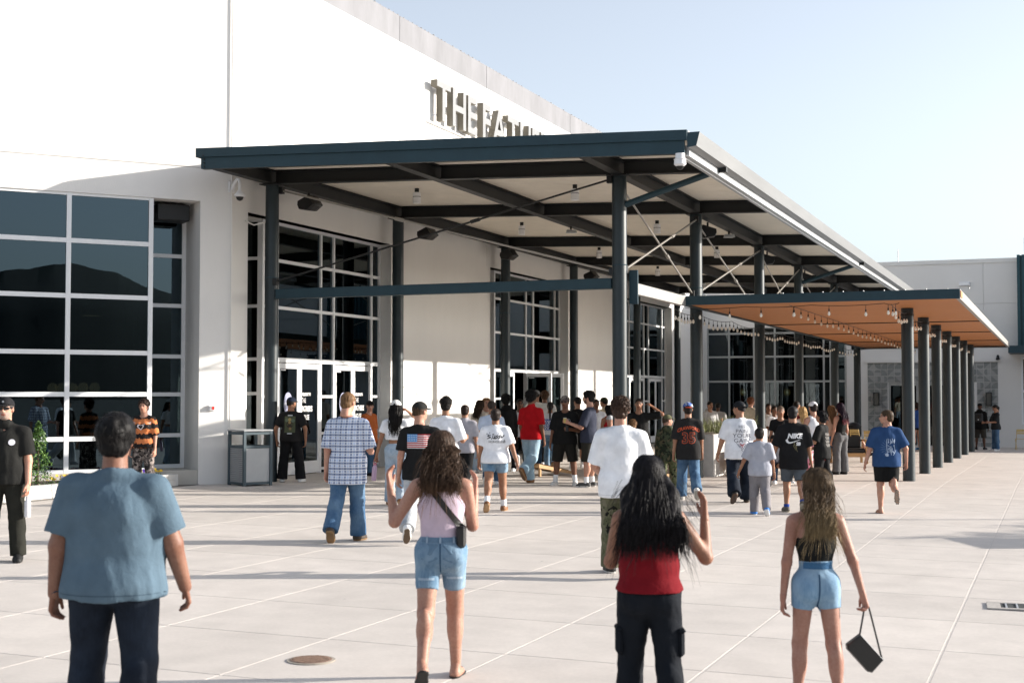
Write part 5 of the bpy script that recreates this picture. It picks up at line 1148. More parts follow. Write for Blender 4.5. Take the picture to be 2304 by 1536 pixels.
P13 = person(1046, 1105, 912, 'boy in grey polo shirt and black trousers walking to the doors', face=12, legs='walkL', armL=(4, 8, 14, 3), armR=(-6, 9, 12, 3), skin=OLIVE, hair='short', hairc=(.018, .010, .008), top_=dict(kind='polo', mat=pat('t', (.36, .35, .38)), hem=.48, loose=.015, sleeve=.85), bottom=pant(BK, inf=.02), shoe=SB)
P14 = person(1080, 1064, 901, 'girl with long dark brown waves and cream top near the wall pier', face=30, fem=True, armR=(10, 20, 110, 15), skin=FAIR, hair='wavy', hairc=(.03, .017, .010), hairlen=1.6, top_=tee((.66, .58, .48), hem=.56, inf=.01), bottom=pant(DEN_L, inf=.02))
P14b = person(1094, 1060, 896, 'girl with caramel hair half hidden behind another girl by the pier', face=160, fem=True, skin=FAIR, hair='long', hairc=(.22, .12, .055), hairlen=1.0, top_=tee((.62, .56, .48), hem=.5), bottom=pant(DEN_L))
P15 = person(1106, 1092, 903, 'man with cropped brown hair in pale blue t-shirt seen from behind', face=2, skin=OLIVE, hair='fade', hairc=(.035, .026, .022), top_=tee((.50, .58, .72), hem=.48), bottom=pant(DEN_D), legs='walkR')
P16 = person(1115, 1150, 920, 'woman in white lettered t-shirt and frayed denim shorts with white socks', face=2, fem=True, build=1.42, legs=((-14, 24, 3), (12, 6, 3)), armL=(4, 13, 12, 4), armR=(-14, 20, 14, 2), skin=TAN, hair='bun', hairc=(.02, .014, .012), top_=tee(WH, loose=.012, hem=.485, sleeve=.85), bottom=shorts(DEN_S, to=.55, inf=.02, amp=.004), shoe=SBR, sock=(WHS, .32), curlR=.4)
P17 = person(1138, 1062, 890, 'person in black hooded jacket walking towards the open doors', face=-20, legs='kickR', skin=DEEP, hair='afro', hairc=(.006, .006, .006), top_=dict(kind='hoodie', name='jacket', mat=pat('t', (.009, .009, .010)), hem=.46, loose=.03), bottom=pant(DEN_D, inf=.02), shoe=SW)
P18 = person(1170, 1060, 898, 'boy in glasses and white t-shirt facing the plaza behind the red polo', face=178, skin=BROWN, hair='short', glasses='clear', top_=tee(WH, hem=.48), bottom=pant(BK))
P19 = person(1196, 1087, 882, 'man in bright red polo and light jeans stepping past the game board', face=34, legs=((9, 4, 2), (-15, 42, 1)), armL=(0, 8, 16, 4), armR=(-4, 10, 22, 8), skin=BROWN, hair='afro', hairc=(.007, .006, .006), top_=dict(kind='polo', mat=pat('t', (.42, .008, .012)), hem=.49, inf=.018, loose=.022, sleeve=.85), bottom=pant(pat('d', (.26, .40, .50), 'denim', (.48, .60, .68)), inf=.035, flare=.04, amp=.009), shoe=((.22, .10, .04), (.34, .20, .10), (.16, .09, .05)), build=1.08, head=(20, 0))
P20 = person(1238, 1056, 905, 'girl with long black ponytail in white top covered in blue letters', face=4, fem=True, skin=TAN, hair='pony', hairlen=1.7, hairc=(.008, .006, .006), top_=tee(WH, hem=.545, inf=.012), bottom=pant(DEN_S, inf=.02), legs='walkL', shoe=SBR)
P21 = person(1226, 1050, 881, 'tall person with loose brown curls at the open doors', face=10, skin=BROWN, hair='curly', hairc=(.07, .035, .018), top_=tee((.66, .64, .60), hem=.48), bottom=pant(DEN_D))
P21b = person(1207, 1047, 879, 'person in grey cap and cream t-shirt behind the red polo', face=6, skin=TAN, hair='fade', cap=(pat('k', (.20, .20, .20)), 'front'), top_=tee((.66, .63, .58), hem=.48, loose=.03), bottom=pant(BK))
P22 = person(1272, 1092, 892, 'man in patterned cap, sunglasses, black t-shirt and long black shorts', face=196, legs='wide', armL=(8, 16, 88, 44), armR=(0, 11, 10, 2), skin=BROWN, hair='fade', cap=(pat('k', (.10, .08, .075), 'camo', (.22, .20, .18), (.04, .035, .03)), 'back'), glasses='sun', top_=tee((.011, .011, .011), loose=.03, hem=.47, sleeve=.95, inf=.02), bottom=shorts((.016, .015, .013), to=1.02, inf=.045, amp=.008), shoe=((.60, .59, .57), (.70, .69, .67)), sock=(WHS, .36), build=1.1, curlL=.9)
P23 = person(1326, 1095, 882, 'laughing man with dark curls and beard in navy t-shirt and black cargo shorts', face=-72, legs=((3, 3, 4), (0, 3, 3)), armL=(18, 12, 92, 14), armR=(10, 8, 80, 10), skin=FAIR, hair='curly', hairc=(.010, .008, .008), beard=((.03, .02, .017), .75), top_=tee((.032, .036, .055), hem=.47, sleeve=.9, loose=.02, inf=.02), bottom=shorts((.028, .026, .021), to=1.05, inf=.04, amp=.01), shoe=((.06, .06, .06), (.75, .74, .72)), sock=(WHS, .30), head=(-6, 4))
P24 = person(1299, 1054, 895, 'person in black cap, black t-shirt and shorts walking between two standing men', face=8, legs='walkR', skin=OLIVE, hair='fade', cap=(pat('k', BK), 'front'), top_=tee(BK, hem=.48), bottom=shorts(BK, to=.95, inf=.03), sock=(WHS, .45), head=(-40, 0))
P25 = person(1341, 1058, 899, 'boy with raised hand in white t-shirt near the sunlit wall', face=172, skin=BROWN, hair='short', armR=(8, 20, 120, 10), top_=tee(WH, hem=.48), bottom=pant(BK))
P26 = person(1360, 1052, 895, 'person in dark green cap and pale hood by the sunlit wall', face=-50, skin=OLIVE, hair='fade', cap=(pat('k', (.03, .035, .02)), 'front'), top_=dict(kind='hoodie', name='hoodie', mat=pat('t', (.60, .50, .36)), hem=.46), bottom=pant(BK))
P27 = person(1370, 1064, 912, 'woman with straight black hair in sleeveless red top', face=-24, fem=True, skin=TAN, hair='long', hairlen=1.5, hairc=(.008, .006, .006), top_=tank((.42, .015, .02), hem=.58), bottom=pant(DEN_D))
P28 = person(1398, 1292, 898, 'young man with dark brown curls in oversized white t-shirt and olive trousers', face=2, legs=((14, 8, 1), (-14, 26, 1)), armL=(6, 14, 58, 30), armR=(8, 15, 66, 26), skin=FAIR, hair='curly', hairc=(.04, .022, .014), top_=tee((.78, .79, .81), loose=.035, inf=.024, hem=.455, sleeve=.95, amp=.011), bottom=pant(OLIVEC, inf=.035, flare=.03, amp=.009), shoe=((.015, .015, .015), (.6, .6, .6)), head=(6, 0))
P29 = person(1438, 1086, 897, 'person in black t-shirt with one hand on top of the head, facing the plaza', face=186, armL=(10, 100, 0, 0, (-.78, .05, .62)), armR=(0, 9, 14, 4), skin=TAN, hair='short', hairc=(.014, .010, .008), top_=tee((.012, .012, .012), loose=.03, hem=.45, sleeve=.9), bottom=pant((.50, .49, .50), inf=.04, flare=.03))
P30 = person(1424, 1092, 946, 'child with tousled light brown hair half hidden by the white t-shirt', face=0, skin=FAIR, hair='curly', hairc=(.16, .085, .04), top_=tee((.40, .40, .42), hem=.47), bottom=pant(BK))
P30b = person(1373, 1090, 936, 'child in smooth pale grey knit beanie beside the man in oversized white t-shirt', face=0, skin=FAIR, hair='none', cap=(pat('k', (.46, .47, .48)), 'beanie'), top_=tee((.45, .46, .48), hem=.47), bottom=pant(BK))
P31 = person(1503, 1110, 935, 'child in camouflage hooded sweatshirt, camouflage trousers and olive cap', face=14, legs='walkR', armL=(6, 10, 24, 4), armR=(4, 8, 26, 8), skin=FAIR, hair='fade', hairc=(.05, .03, .02), cap=(pat('k', (.10, .10, .055)), 'front'), top_=dict(kind='hoodie', name='hoodie', mat=CAMO_D, hem=.45, loose=.02, inf=.022), bottom=pant(CAMO, inf=.025, flare=.02), shoe=SW, head=(58, 0))
P32 = person(1549, 1124, 907, 'boy in black jersey lettered with an orange number, blue jeans', face=2, legs=((11, 6, 2), (-12, 34, 2)), armL=(-4, 9, 10, 3), armR=(6, 9, 14, 4), skin=OLIVE, hair='short', hairc=(.02, .013, .010), cap=(pat('k', (.10, .17, .42), 'camo', (.55, .58, .62), (.05, .09, .28)), 'back', pat('k', (.45, .06, .03))), top_=tee((.022, .021, .021), loose=.03, hem=.43, sleeve=.95, amp=.007), bottom=pant(DEN_M, inf=.03, flare=.035, amp=.009), shoe=((.66, .64, .60), (.70, .68, .64), (.42, .40, .36)))
P33 = person(1598, 1034, 903, 'person in light grey hooded sweatshirt behind the grass planter', face=158, skin=OLIVE, hair='short', armL=(10, 8, 100, 10), top_=dict(kind='hoodie', name='hoodie', mat=pat('t', (.42, .42, .42)), hem=.46), bottom=pant(BK))
P33b = person(1616, 1030, 906, 'person in grey t-shirt seen from behind at the storefront doors', face=20, skin=DEEP, hair='fade', hairc=(.008, .007, .007), top_=tee((.38, .38, .38), hem=.48), bottom=pant(BK))
P34 = person(1664, 1131, 905, 'broad man in white t-shirt with lettered back, black cap and baggy dark jeans', face=2, build=1.36, legs=((-13, 30, 3), (12, 6, 3)), armL=(4, 18, 12, 4), armR=(2, 14, 14, 6), skin=OLIVE, hair='fade', hairc=(.012, .010, .010), cap=(pat('k', (.015, .017, .02)), 'back'), top_=tee(WH, loose=.018, hem=.45, sleeve=.92, inf=.02), bottom=pant(DEN_B, inf=.035, flare=.045, amp=.009), shoe=((.015, .014, .013), (.10, .055, .035), (.05, .035, .03)), head=(-55, 0))
P35 = person(1710, 1158, 963, 'small boy in grey t-shirt, grey joggers and bright blue shoes', face=4, legs=((8, 4, 1), (-12, 22, 1)), armL=(2, 24, 10, 2), armR=(-4, 12, 16, 3), skin=TAN, hair='short', hairc=(.010, .008, .007), top_=tee((.36, .37, .42), loose=.02, hem=.46, sleeve=.9), bottom=pant((.20, .19, .20), inf=.03, flare=.012), shoe=((.02, .17, .52), (.62, .64, .66)))
P36 = person(1690, 1032, 895, 'woman with auburn topknot and beige top by the storefront', face=60, fem=True, skin=FAIR, hair='curly', hairc=(.16, .06, .03), top_=tee((.58, .52, .42), hem=.55), bottom=pant(DEN_L))
P37 = person(1730, 1040, 908, 'smiling girl in white t-shirt facing the plaza by a canopy column', face=176, fem=True, skin=BROWN, hair='bun', top_=tee((.64, .62, .58), hem=.5), bottom=pant(BK))
P38 = person(1743, 1049, 913, 'girl with dark hair in white v-neck leaning beside a friend', face=168, fem=True, skin=BROWN, hair='short', top_=tee(WH, hem=.5), bottom=pant(BK))
P39 = person(1757, 1088, 914, 'woman in black t-shirt with hair tied back facing the plaza', face=180, fem=True, skin=TAN, hair='bun', hairc=(.10, .075, .055), top_=tee(BK, hem=.5, inf=.01, sleeve=.6), bottom=pant(DEN_D))
P40 = person(1786, 1152, 915, 'boy in black t-shirt with a big white sports logo and grey shorts', face=6, legs=((8, 12, 2), (-13, 26, 2)), armL=(0, 18, 8, 2), armR=(4, 12, 14, 2), skin=OLIVE, hair='short', hairc=(.008, .007, .007), top_=tee((.012, .012, .013), loose=.045, inf=.022, hem=.42, sleeve=1.0 - .02, amp=.008), bottom=shorts((.085, .10, .115), to=.92, inf=.035), shoe=((.10, .09, .075), (.36, .34, .28)), sock=(pat('s', (.03, .07, .30)), .16), curlL=1.0, head=(16, 0))
P41 = person(1793, 1042, 903, 'boy with black hair in dark red t-shirt by the storefront doors', face=60, skin=TAN, hair='short', top_=tee((.16, .02, .025), hem=.48), bottom=pant(BK))
P42 = person(1807, 1075, 916, 'girl with long blonde hair in white top and light jeans', face=-6, fem=True, skin=FAIR, hair='long', hairc=(.50, .34, .16), hairlen=1.5, top_=tee((.76, .74, .70), hem=.56, inf=.01, sleeve=.5), bottom=pant(DEN_L, inf=.02))
P43 = person(1831, 1092, 905, 'girl with white headband and pink patterned pyjama trousers', face=-18, fem=True, skin=FAIR, hair='short', hairc=(.012, .008, .008), cap=(pat('k', (.70, .70, .72)), 'beanie'), top_=tank(WH, hem=.56), bottom=pant(PINK, inf=.035, flare=.035, waist=.66))
P45 = person(1850, 1110, 925, 'boy with shaggy black hair in black t-shirt with grey lettering, a red pocket tag', face=-58, legs=((6, 5, 3), (-6, 10, 3)), armL=(16, 10, 66, 8), armR=(10, 8, 50, 8), skin=OLIVE, hair='long', hairc=(.008, .007, .008), hairlen=.45, top_=tee((.013, .013, .013), loose=.03, hem=.43, sleeve=.9), bottom=pant(BK, inf=.03))
P46 = person(1892, 1067, 907, 'woman with long purple to red hair in black top and grey cargo trousers', face=-32, fem=True, armL=(2, 8, 14, 4), skin=FAIR, hair='wavy', hairc=(.018, .008, .020), hairlen=1.85, hc2=((.36, .06, .08), 1.38, 1.20), top_=tank((.012, .012, .012), hem=.56, inf=.01), bottom=pant((.12, .12, .125), inf=.03, flare=.045, amp=.009), shoe=SB)
P47 = person(1872, 1066, 913, 'girl with brown hair and blue jeans behind the woman with red hair', face=-10, fem=True, skin=FAIR, hair='long', hairc=(.14, .08, .04), hairlen=1.5, top_=tank((.5, .33, .25), hem=.56), bottom=pant(DEN_M, inf=.02))
P49 = person(1996, 1154, 923, 'boy with glasses in printed navy blue t-shirt and black shorts turning his head', face=4, legs=((-2, 4, 2), (-18, 56, -3)), armL=(0, 17, 10, 2), armR=(-6, 24, 26, 18), skin=FAIR, hair='short', hairc=(.05, .030, .016), glasses='clear', top_=tee((.024, .060, .15), loose=.03, hem=.46, sleeve=.9, inf=.02), bottom=shorts((.012, .012, .012), to=.88, inf=.035), shoe=('sandal', (.02, .02, .02), (.05, .05, .05), (.28, .24, .19)), head=(-78, 0), build=1.1)
P50 = person(2063, 1012, 905, 'person in royal blue shirt and dark shorts partly behind a pergola post', face=-30, skin=FAIR, hair='long', hairc=(.02, .012, .01), hairlen=.9, fem=True, top_=tee((.025, .07, .24), hem=.47, loose=.03), bottom=shorts(BK, to=.4), shoe=((.05, .2, .4), (.3, .4, .5)))
P51 = person(2206, 1011, 908, 'person in black hooded sweatshirt with a backpack at the patterned tile', face=30, skin=DEEP, hair='none', cap=(pat('k', BK), 'beanie'), top_=dict(kind='hoodie', name='hoodie', mat=pat('t', (.010, .010, .010)), hem=.45, inf=.03, loose=.02), bottom=shorts((.045, .042, .035), to=1.1, inf=.04), shoe=SB)
P52 = person(2241, 1014, 911, 'woman in dark t-shirt and jeans looking down at a phone', face=-96, fem=True, armL=(22, 10, 66, 10), armR=(20, 8, 66, 10), skin=OLIVE, hair='pony', hairlen=1.0, hairc=(.012, .009, .008), top_=tee((.022, .024, .026), hem=.47, loose=.03, sleeve=.95), bottom=pant(DEN_M, inf=.025, flare=.03), head=(0, 22))
P48 = person(1908, 1040, 950, 'person lounging on the wooden bench with legs stretched out', face=84, h=1.66, seatz=.50, legs=((112, 72, 4), (104, 74, 9)), lean=-28, skin=FAIR, hair='short', hairc=(.05, .03, .02), top_=tee((.35, .36, .40), hem=.5), bottom=shorts((.35, .36, .40), to=.55, inf=.03), shoe=SB, sock=(WHS, .25), armL=(6, 12, 30, 6), armR=(6, 12, 30, 6))
P53 = person(1742, 1094, 950, 'child sitting at the wooden bench with one arm raised', face=150, h=1.30, seatz=.46, legs='sit', armR=(30, 40, 0, 0, (-.1, .25, 1)), armL=(20, 12, 60, 20), skin=TAN, hair='short', top_=tee((.05, .05, .06), hem=.5), bottom=shorts(BK, to=.8))
# ------------------------------------------------------------------ prints on clothing
cBK, cWH, cRED, cBLU, cOR = flat((.012, .012, .014)), flat((.72, .72, .72)), flat((.42, .03, .035)), flat((.02, .07, .30)), flat((.52, .075, .02))
lay(P16, 'top', strokes2d([[(-.085, .045), (-.135, .03), (-.08, .008), (-.14, -.012)], [(-.10, .085), (-.065, -.02)], [(-.125, .05), (-.03, .058)], [(-.045, .04), (-.05, .0), (-.025, -.012), (-.012, .04), (-.008, -.015)], [(.035, .042), (.008, .03), (.03, .01), (.0, -.012)], [(.075, .042), (.048, .03), (.07, .01), (.04, -.012)], [(.085, .04), (.095, .0), (.125, .035)], [(.13, .05), (.135, -.06), (.125, -.075)], [(-.15, .064), (.05, .07)]], .0125), cBK, v0=.725, name='chest_lettering', u0=.01)
lay(P16, 'top', txt2d('HONOLULU', .052, sx=.95), cBK, v0=.678, name='chest_lettering', u0=.03)
# flag
lay(P11, 'top', rect2d(-.155, .155, -.09, .09, 10, 6), flat((.62, .60, .60)), v0=.735, name='flag_print', lift=.004)
for i in range(7): lay(P11, 'top', rect2d(-.155, .155, .09 - .0258 * i - .0129, .09 - .0258 * i, 10, 1), cRED, v0=.735, name='flag_stripe', lift=.006)
lay(P11, 'top', rect2d(-.155, -.02, -.005, .09, 5, 3), flat((.06, .25, .55)), v0=.735, name='flag_canton', lift=.008)
for r_ in range(4):
    for q in range(6): lay(P11, 'top', disc2d(.005, 5), cWH, v0=.735, u0=-.143 + q * .022, name='flag_star', lift=.0095) if False else None
lay(P11, 'top', ([(x + dx, z + dz) for x in np.linspace(-.145, -.03, 6) for z in (.012, .034, .056, .078) for dx, dz in ((-.005, -.005), (.005, -.005), (.005, .005), (-.005, .005))], [(4 * i, 4 * i + 1, 4 * i + 2, 4 * i + 3) for i in range(24)]), cWH, v0=.735, name='flag_stars', lift=.0095)
# jersey
vs_, fs_ = txt2d('CRAWFORD', .088, offset=.002, sx=.82)
lay(P32, 'top', ([(x, y - 1.5 * x * x) for x, y in vs_], fs_), cOR, v0=.735, name='jersey_lettering')
lay(P32, 'top', txt2d('35', .27, offset=.012, sx=.95), cOR, v0=.597, name='jersey_number', lift=.004); lay(P32, 'top', txt2d('35', .27, offset=.002, sx=.95), flat((.022, .021, .021)), v0=.597, name='jersey_number_fill', lift=.0065)
# slogan tee
for i, (w_, sz, xx) in enumerate((('HIS', .075, 0), ('PAIN', .09, 0), ('YOUR', .105, 0), ('GAIN', .105, 0))): lay(P34, 'top', txt2d(w_, sz, offset=-.001, sx=1.15), flat((.03, .03, .06)), v0=.752 - i * .047, u0=.03, name='slogan_lettering')
lay(P34, 'top', strokes2d([[(-.10, .02), (0, -.12), (.11, .02)], [(-.07, .0), (.0, -.09)], [(.07, .0), (.01, -.09)]], .007), flat((.10, .10, .14)), v0=.595, u0=.03, name='slogan_artwork')
lay(P34, 'top', strokes2d([[(-.04, .01), (-.01, -.01), (-.03, -.03)], [(.045, .01), (.01, -.01), (.03, -.03)], [(0, -.01), (0, -.06)]], .014), flat((.40, .09, .10)), v0=.595, u0=.03, name='slogan_artwork', lift=.007)
# sports logo tee
lay(P40, 'top', txt2d('NIKE', .105, offset=.006, shear=.25, sx=1.02), cWH, v0=.708, u0=.01, name='logo_lettering')
sw = [(-.135, .03), (-.12, -.005), (-.09, -.025), (-.05, -.022), (.0, -.004), (.06, .022), (.155, .055), (.06, .03), (.0, .012), (-.05, .0), (-.075, .0), (-.09, .012), (-.10, .035), (-.098, .06), (-.12, .045)]
lay(P40, 'top', ([(0, .0)] * 0 + sw, [(0, 1, 2, 11), (0, 11, 12, 14), (12, 13, 14), (2, 3, 10, 11), (3, 4, 9, 10), (4, 5, 8, 9), (5, 6, 7, 8)]), cWH, v0=.672, name='logo_swoosh', lift=.006)
lay(P40, 'top', txt2d('SB', .07, offset=.004, shear=.2), cWH, v0=.642, u0=.065, name='logo_lettering')
lay(P40, 'top', strokes2d([[(.0, .06), (.03, -.02), (.06, -.1)], [(.02, .05), (.0, -.01), (.035, -.07)], [(.04, .02), (.05, -.05)]], .008), flat((.16, .14, .07)), v0=.64, u0=-.01, name='logo_artwork', lift=.007)
# navy tee artwork: pale splash lettering
rs_ = np.random.RandomState(3)
lay(P49, 'top', strokes2d([[(-.05, .10), (-.055, .0), (-.05, -.10), (-.03, -.17)], [(-.03, .11), (-.02, .05)], [(.0, .10), (.02, .05), (.0, .02)], [(.04, .11), (.05, .04)], [(.08, .10), (.075, .03)], [(.07, -.0), (.085, -.10), (.05, -.16)], [(.0, -.05), (.01, -.12)]] + [[(x_, y_), (x_ + rs_.uniform(-.02, .02), y_ - rs_.uniform(.01, .04))] for x_, y_ in zip(rs_.uniform(-.04, .08, 26), rs_.uniform(-.15, .09, 26))], .010), flat((.34, .42, .55)), v0=.665, u0=.03, name='splash_artwork')
lay(P49, 'top', disc2d(.028), flat((.38, .45, .56)), v0=.575, u0=-.025, name='splash_artwork')
lay(P49, 'top', strokes2d([[(.03 + .07 * math.cos(t), .07 * math.sin(t)), (.03 + .15 * math.cos(t), .15 * math.sin(t))] for t in np.linspace(2.2, 4.2, 8)], .003), flat((.20, .30, .48)), v0=.64, name='splash_rays')
# framed dark picture on the black tee: plain stand-in
lay(P7, 'top', rect2d(-.115, .115, -.17, .17, 8, 10), flat((.055, .065, .03)), v0=.69, name='picture_print')
for (x_, y_, r_, c_) in ((0, .10, .035, (.30, .22, .08)), (-.0, .0, .075, (.035, .022, .014)), (.0, .04, .03, (.28, .19, .07)), (-.06, .09, .04, (.10, .13, .08)), (.065, .08, .04, (.09, .12, .08)), (.01, -.085, .03, (.20, .13, .05))): lay(P7, 'top', disc2d(r_, 12), flat(c_), v0=.69 + y_ / P7.H, u0=x_, name='picture_print', lift=.007 + .001 * (r_ < .04))
for v_ in (.795, .585): lay(P7, 'top', rect2d(-.05, .05, -.008, .008), cWH, v0=v_, name='picture_label', lift=.007)
# others
for i, w_ in enumerate(('NAN SE', 'GUUU', 'OUUUR', 'UUUUE')): lay(P20, 'top', txt2d(w_, .085, offset=.004), flat((.02, .09, .38)), v0=.735 - i * .042, name='blue_lettering')
for Px, sd in ((P22, 'front'),):
    lay(Px, 'top', ([(.05 * math.cos(t) * k_, .05 * math.sin(t) * k_) for t in np.linspace(0, 2 * math.pi, 19) for k_ in (1, .9)], [(2 * i, 2 * i + 1, 2 * i + 3, 2 * i + 2) for i in range(18)]), flat((.5, .5, .5)), side=sd, v0=.73, u0=.085, name='badge_print'); lay(Px, 'top', rect2d(-.045, .045, -.012, .004), flat((.55, .55, .55)), side=sd, v0=.722, u0=.085, name='badge_print'); lay(Px, 'top', disc2d(.018, 8), flat((.45, .45, .45)), side=sd, v0=.74, u0=.085, name='badge_print')
lay(P23, 'top', rect2d(-.012, .012, -.02, .02), flat((.5, .5, .5)), side='front', v0=.735, u0=.07, name='chest_logo')
ht = [(.062 * (16 * math.sin(t) ** 3) / 16, .062 * (13 * math.cos(t) - 5 * math.cos(2 * t) - 2 * math.cos(3 * t) - math.cos(4 * t)) / 16) for t in np.linspace(0, 2 * math.pi, 29)[:-1]]
lay(P6, 'top', (ht + [(x * .62, y * .62 + .002) for x, y in ht], [(i, (i + 1) % 28, 28 + (i + 1) % 28, 28 + i) for i in range(28)]), flat((.66, .58, .58)), side='front', v0=.72, name='heart_print')
lay(P6, 'top', strokes2d([[(s_ * .06, .01 + .012 * i), (s_ * (.14 + .006 * i), .025 + .016 * i)] for s_ in (-1, 1) for i in range(5)], .007), flat((.60, .56, .56)), side='front', v0=.72, name='wing_print')
lay(P5, 'top', disc2d(.035), flat((.5, .5, .56)), side='front', v0=.735, u0=.10, name='chest_badge')
lay(P45, 'top', strokes2d([[(x_, y_), (x_ + .02, y_ - .05)] for x_ in np.linspace(-.1, .08, 7) for y_ in (.06, -.01, -.08, -.15)], .010), flat((.30, .28, .26)), v0=.70, name='grey_lettering')
lay(P33, 'top', txt2d('COMMUNITY', .04, sx=.8), flat((.12, .12, .13)), side='front', v0=.70, name='chest_lettering')
for Pc, c_ in ((P5, (.5, .5, .5)),):
    o_ = MB(); o_.v = [Pc.hp(.05 * math.cos(t), .435 - .03, .36 + .05 * math.sin(t)) for t in np.linspace(0, 6.28, 13)[:-1]]; o_.f = [tuple(range(12))]; o_.build('cap_badge', flat(c_), Pc.ob)

PK = pat('d', (.07, .14, .225), 'denim', (.24, .33, .41)); PKL = pat('d', (.24, .33, .43), 'denim', (.46, .53, .59)); PKM = pat('d', (.038, .085, .165), 'denim', (.10, .17, .26))
for Pq, mq, vq in ((P2, PK, .535), (P8, PKM, .478), (P10, PKL, .52), (P16, PK, .50), (P32, PKM, .478), (P19, PKL, .50)):
    for u_ in (-.072, .072): lay(Pq, 'bottom', ([(-.055, .055), (-.055, -.045), (0, -.07), (.055, -.045), (.055, .055), (0, .055), (0, 0)], [(0, 1, 6, 5), (1, 2, 6), (2, 3, 6), (6, 3, 4, 5)]), mq, v0=vq, u0=u_, name='back_pocket', lift=.004)

for sd in (-1, 1):                                          # cargo pockets on the black trousers
    hp_a, kn_a, an_a = P3.J[sd]; c_ = hp_a + (kn_a - hp_a) * .62 + np.array((sd * .073, -.012, -.01)); q_ = MB(); q_.box(c_ - np.array((.02, .06, .075)), c_ + np.array((.02, .06, .07))); q_.build('cargo_pocket', P3.parts['bottom'].data.materials[0], P3.ob, bevel=.018)
    MB().box(c_ + np.array((sd * .003 - .021, -.063, .055)), c_ + np.array((sd * .003 + .021, .063, .082))).build('pocket_flap', P3.parts['bottom'].data.materials[0], P3.ob, bevel=.01)

SEAM = pat('p', (.03, .075, .14)); BAND = pat('p', (.045, .12, .23))
lay(P4, 'bottom', rect2d(-.0045, .0045, -.17, .05, 1, 10), SEAM, v0=.545, name='centre_seam', lift=.003); lay(P4, 'bottom', rect2d(-.088, .088, -.020, .020, 14, 2), BAND, v0=.612, name='waistband', lift=.0045)
lay(P2, 'bottom', rect2d(-.004, .004, -.14, .06, 1, 10), SEAM, v0=.535, name='centre_seam', lift=.003); lay(P2, 'bottom', rect2d(-.125, .125, -.016, .016, 18, 2), PK, v0=.583, name='waistband', lift=.0045)
for u_ in (-.09, 0, .09): lay(P2, 'bottom', rect2d(-.006, .006, -.022, .022, 1, 3), PKL, v0=.583, u0=u_, name='belt_loop', lift=.009)
for u_, w_ in ((-.15, .11), (.15, .11)): lay(P2, 'bottom', rect2d(-w_ / 2, w_ / 2, -.008, .008, 6, 1), PKL, v0=.43, u0=u_ * .62, name='rolled_hem', lift=.005)
lay(P1, 'top', rect2d(-.30, .30, -.0022, .0022, 40, 1), pat('p', (.05, .08, .11)), v0=.492, name='hem_stitch', lift=.002); lay(P28, 'top', rect2d(-.24, .24, -.002, .002, 30, 1), pat('p', (.5, .5, .52)), v0=.470, name='hem_stitch', lift=.002)
# ================================================================== THINGS ON THE PLAZA
def hand(P, side, k=.075):
    shj, el, wr, d = P.arms[side]; q = wr + d * k; a = P.ob.rotation_euler[2]; return np.array(P.ob.location) + rotz(a) @ q
def gp(px, py): G = onG(px, py); return (float(G[0]), float(G[1]), float(G[2]))
# litter bin by the corner
BINB = mat('bin_frame', (.045, .07, .085), .45, var=.1); BINP = mat('bin_panel', (.34, .35, .36), .5, metal=.2, var=.05)
tb = thing('litter_bin', 'square steel litter bin with hooded top and perforated panels by the corner', 'bin', (.55, -.92, gz(.55, -.92)), R(62))
w = .30; m = MB()
for x in (-w, w):
    for y in (-w, w): m.box((x - .028, y - .028, .0), (x + .028, y + .028, 1.09))
for z in (.05, .78, 1.05):
    for sgn in (-1, 1): m.box((-w + .028, sgn * w - .02, z - .025), (w - .028, sgn * w + .02, z + .025)); m.box((sgn * w - .02, -w + .028, z - .025), (sgn * w + .02, w - .028, z + .025))
m.build('bin_frame', BINB, tb)
MB().box((-w - .04, -w - .04, 1.09), (w + .04, w + .04, 1.125)).build('hood', BINP, tb, bevel=.012)
MB().lathe((0, 0, .06), [(.22, 0), (.24, .7)], 14).build('liner', BLACK, tb)
for sgn in (-1, 1):                                    # perforated sheets and slatted sheets
    q = MB(); q.box((-.27, sgn * w - .004, .08), (.27, sgn * w + .004, .75))
    q.build('perforated_panel', BINP, tb)
    q = MB()
    for i in range(18): z = .09 + .655 * i / 17; q.box((sgn * w - .006, -.27, z - .015), (sgn * w + .006, .27, z + .015))
    q.build('slatted_panel', BINP, tb)
# manhole and drain
G = gp(700, 1485); mh = thing('manhole_cover', 'round rusty cast iron manhole cover set in the paving', 'manhole', G); RUST = mat('rusty_iron', (.20, .13, .095), .8, var=.35, scale=30)
MB().lathe((0, 0, .002), [(.175, 0), (.175, .005), (.155, .006)], 28).build('ring', mat('iron_ring', (.34, .30, .25), .8, var=.2, scale=30), mh)
q = MB(); q.lathe((0, 0, .008), [(.152, 0), (.15, .003)], 28)
for i in range(-6, 7):
    for j in range(-6, 7):
        if math.hypot(i, j) < 6.2: q.box((i * .022 - .006, j * .022 - .006, .011), (i * .022 + .006, j * .022 + .006, .0145))
q.build('cover', RUST, mh)
G = gp(2236, 1362); dg_ = thing('drain_grate', 'sunken steel drain grate in a pale concrete frame', 'drain', (G[0] + .30, G[1] - .02, G[2] + .001), R(4))
MB().box((-.34, -.19, .001), (.34, .19, .006)).build('pit_shade_plate', mat('pit_dark', (.035, .04, .04), .9, var=.3, scale=20), dg_)  # flat dark plate standing in for the shaded hollow under the bars
q = MB(); q.box((-.36, .15, .002), (.36, .21, .014)); q.box((-.36, -.21, .002), (.36, -.15, .014)); q.box((-.36, -.15, .002), (-.24, .15, .013)); q.box((.24, -.15, .002), (.36, .15, .013)); q.build('grate_frame', mat('grate_concrete', (.40, .37, .34), .9, var=.15, scale=30), dg_)
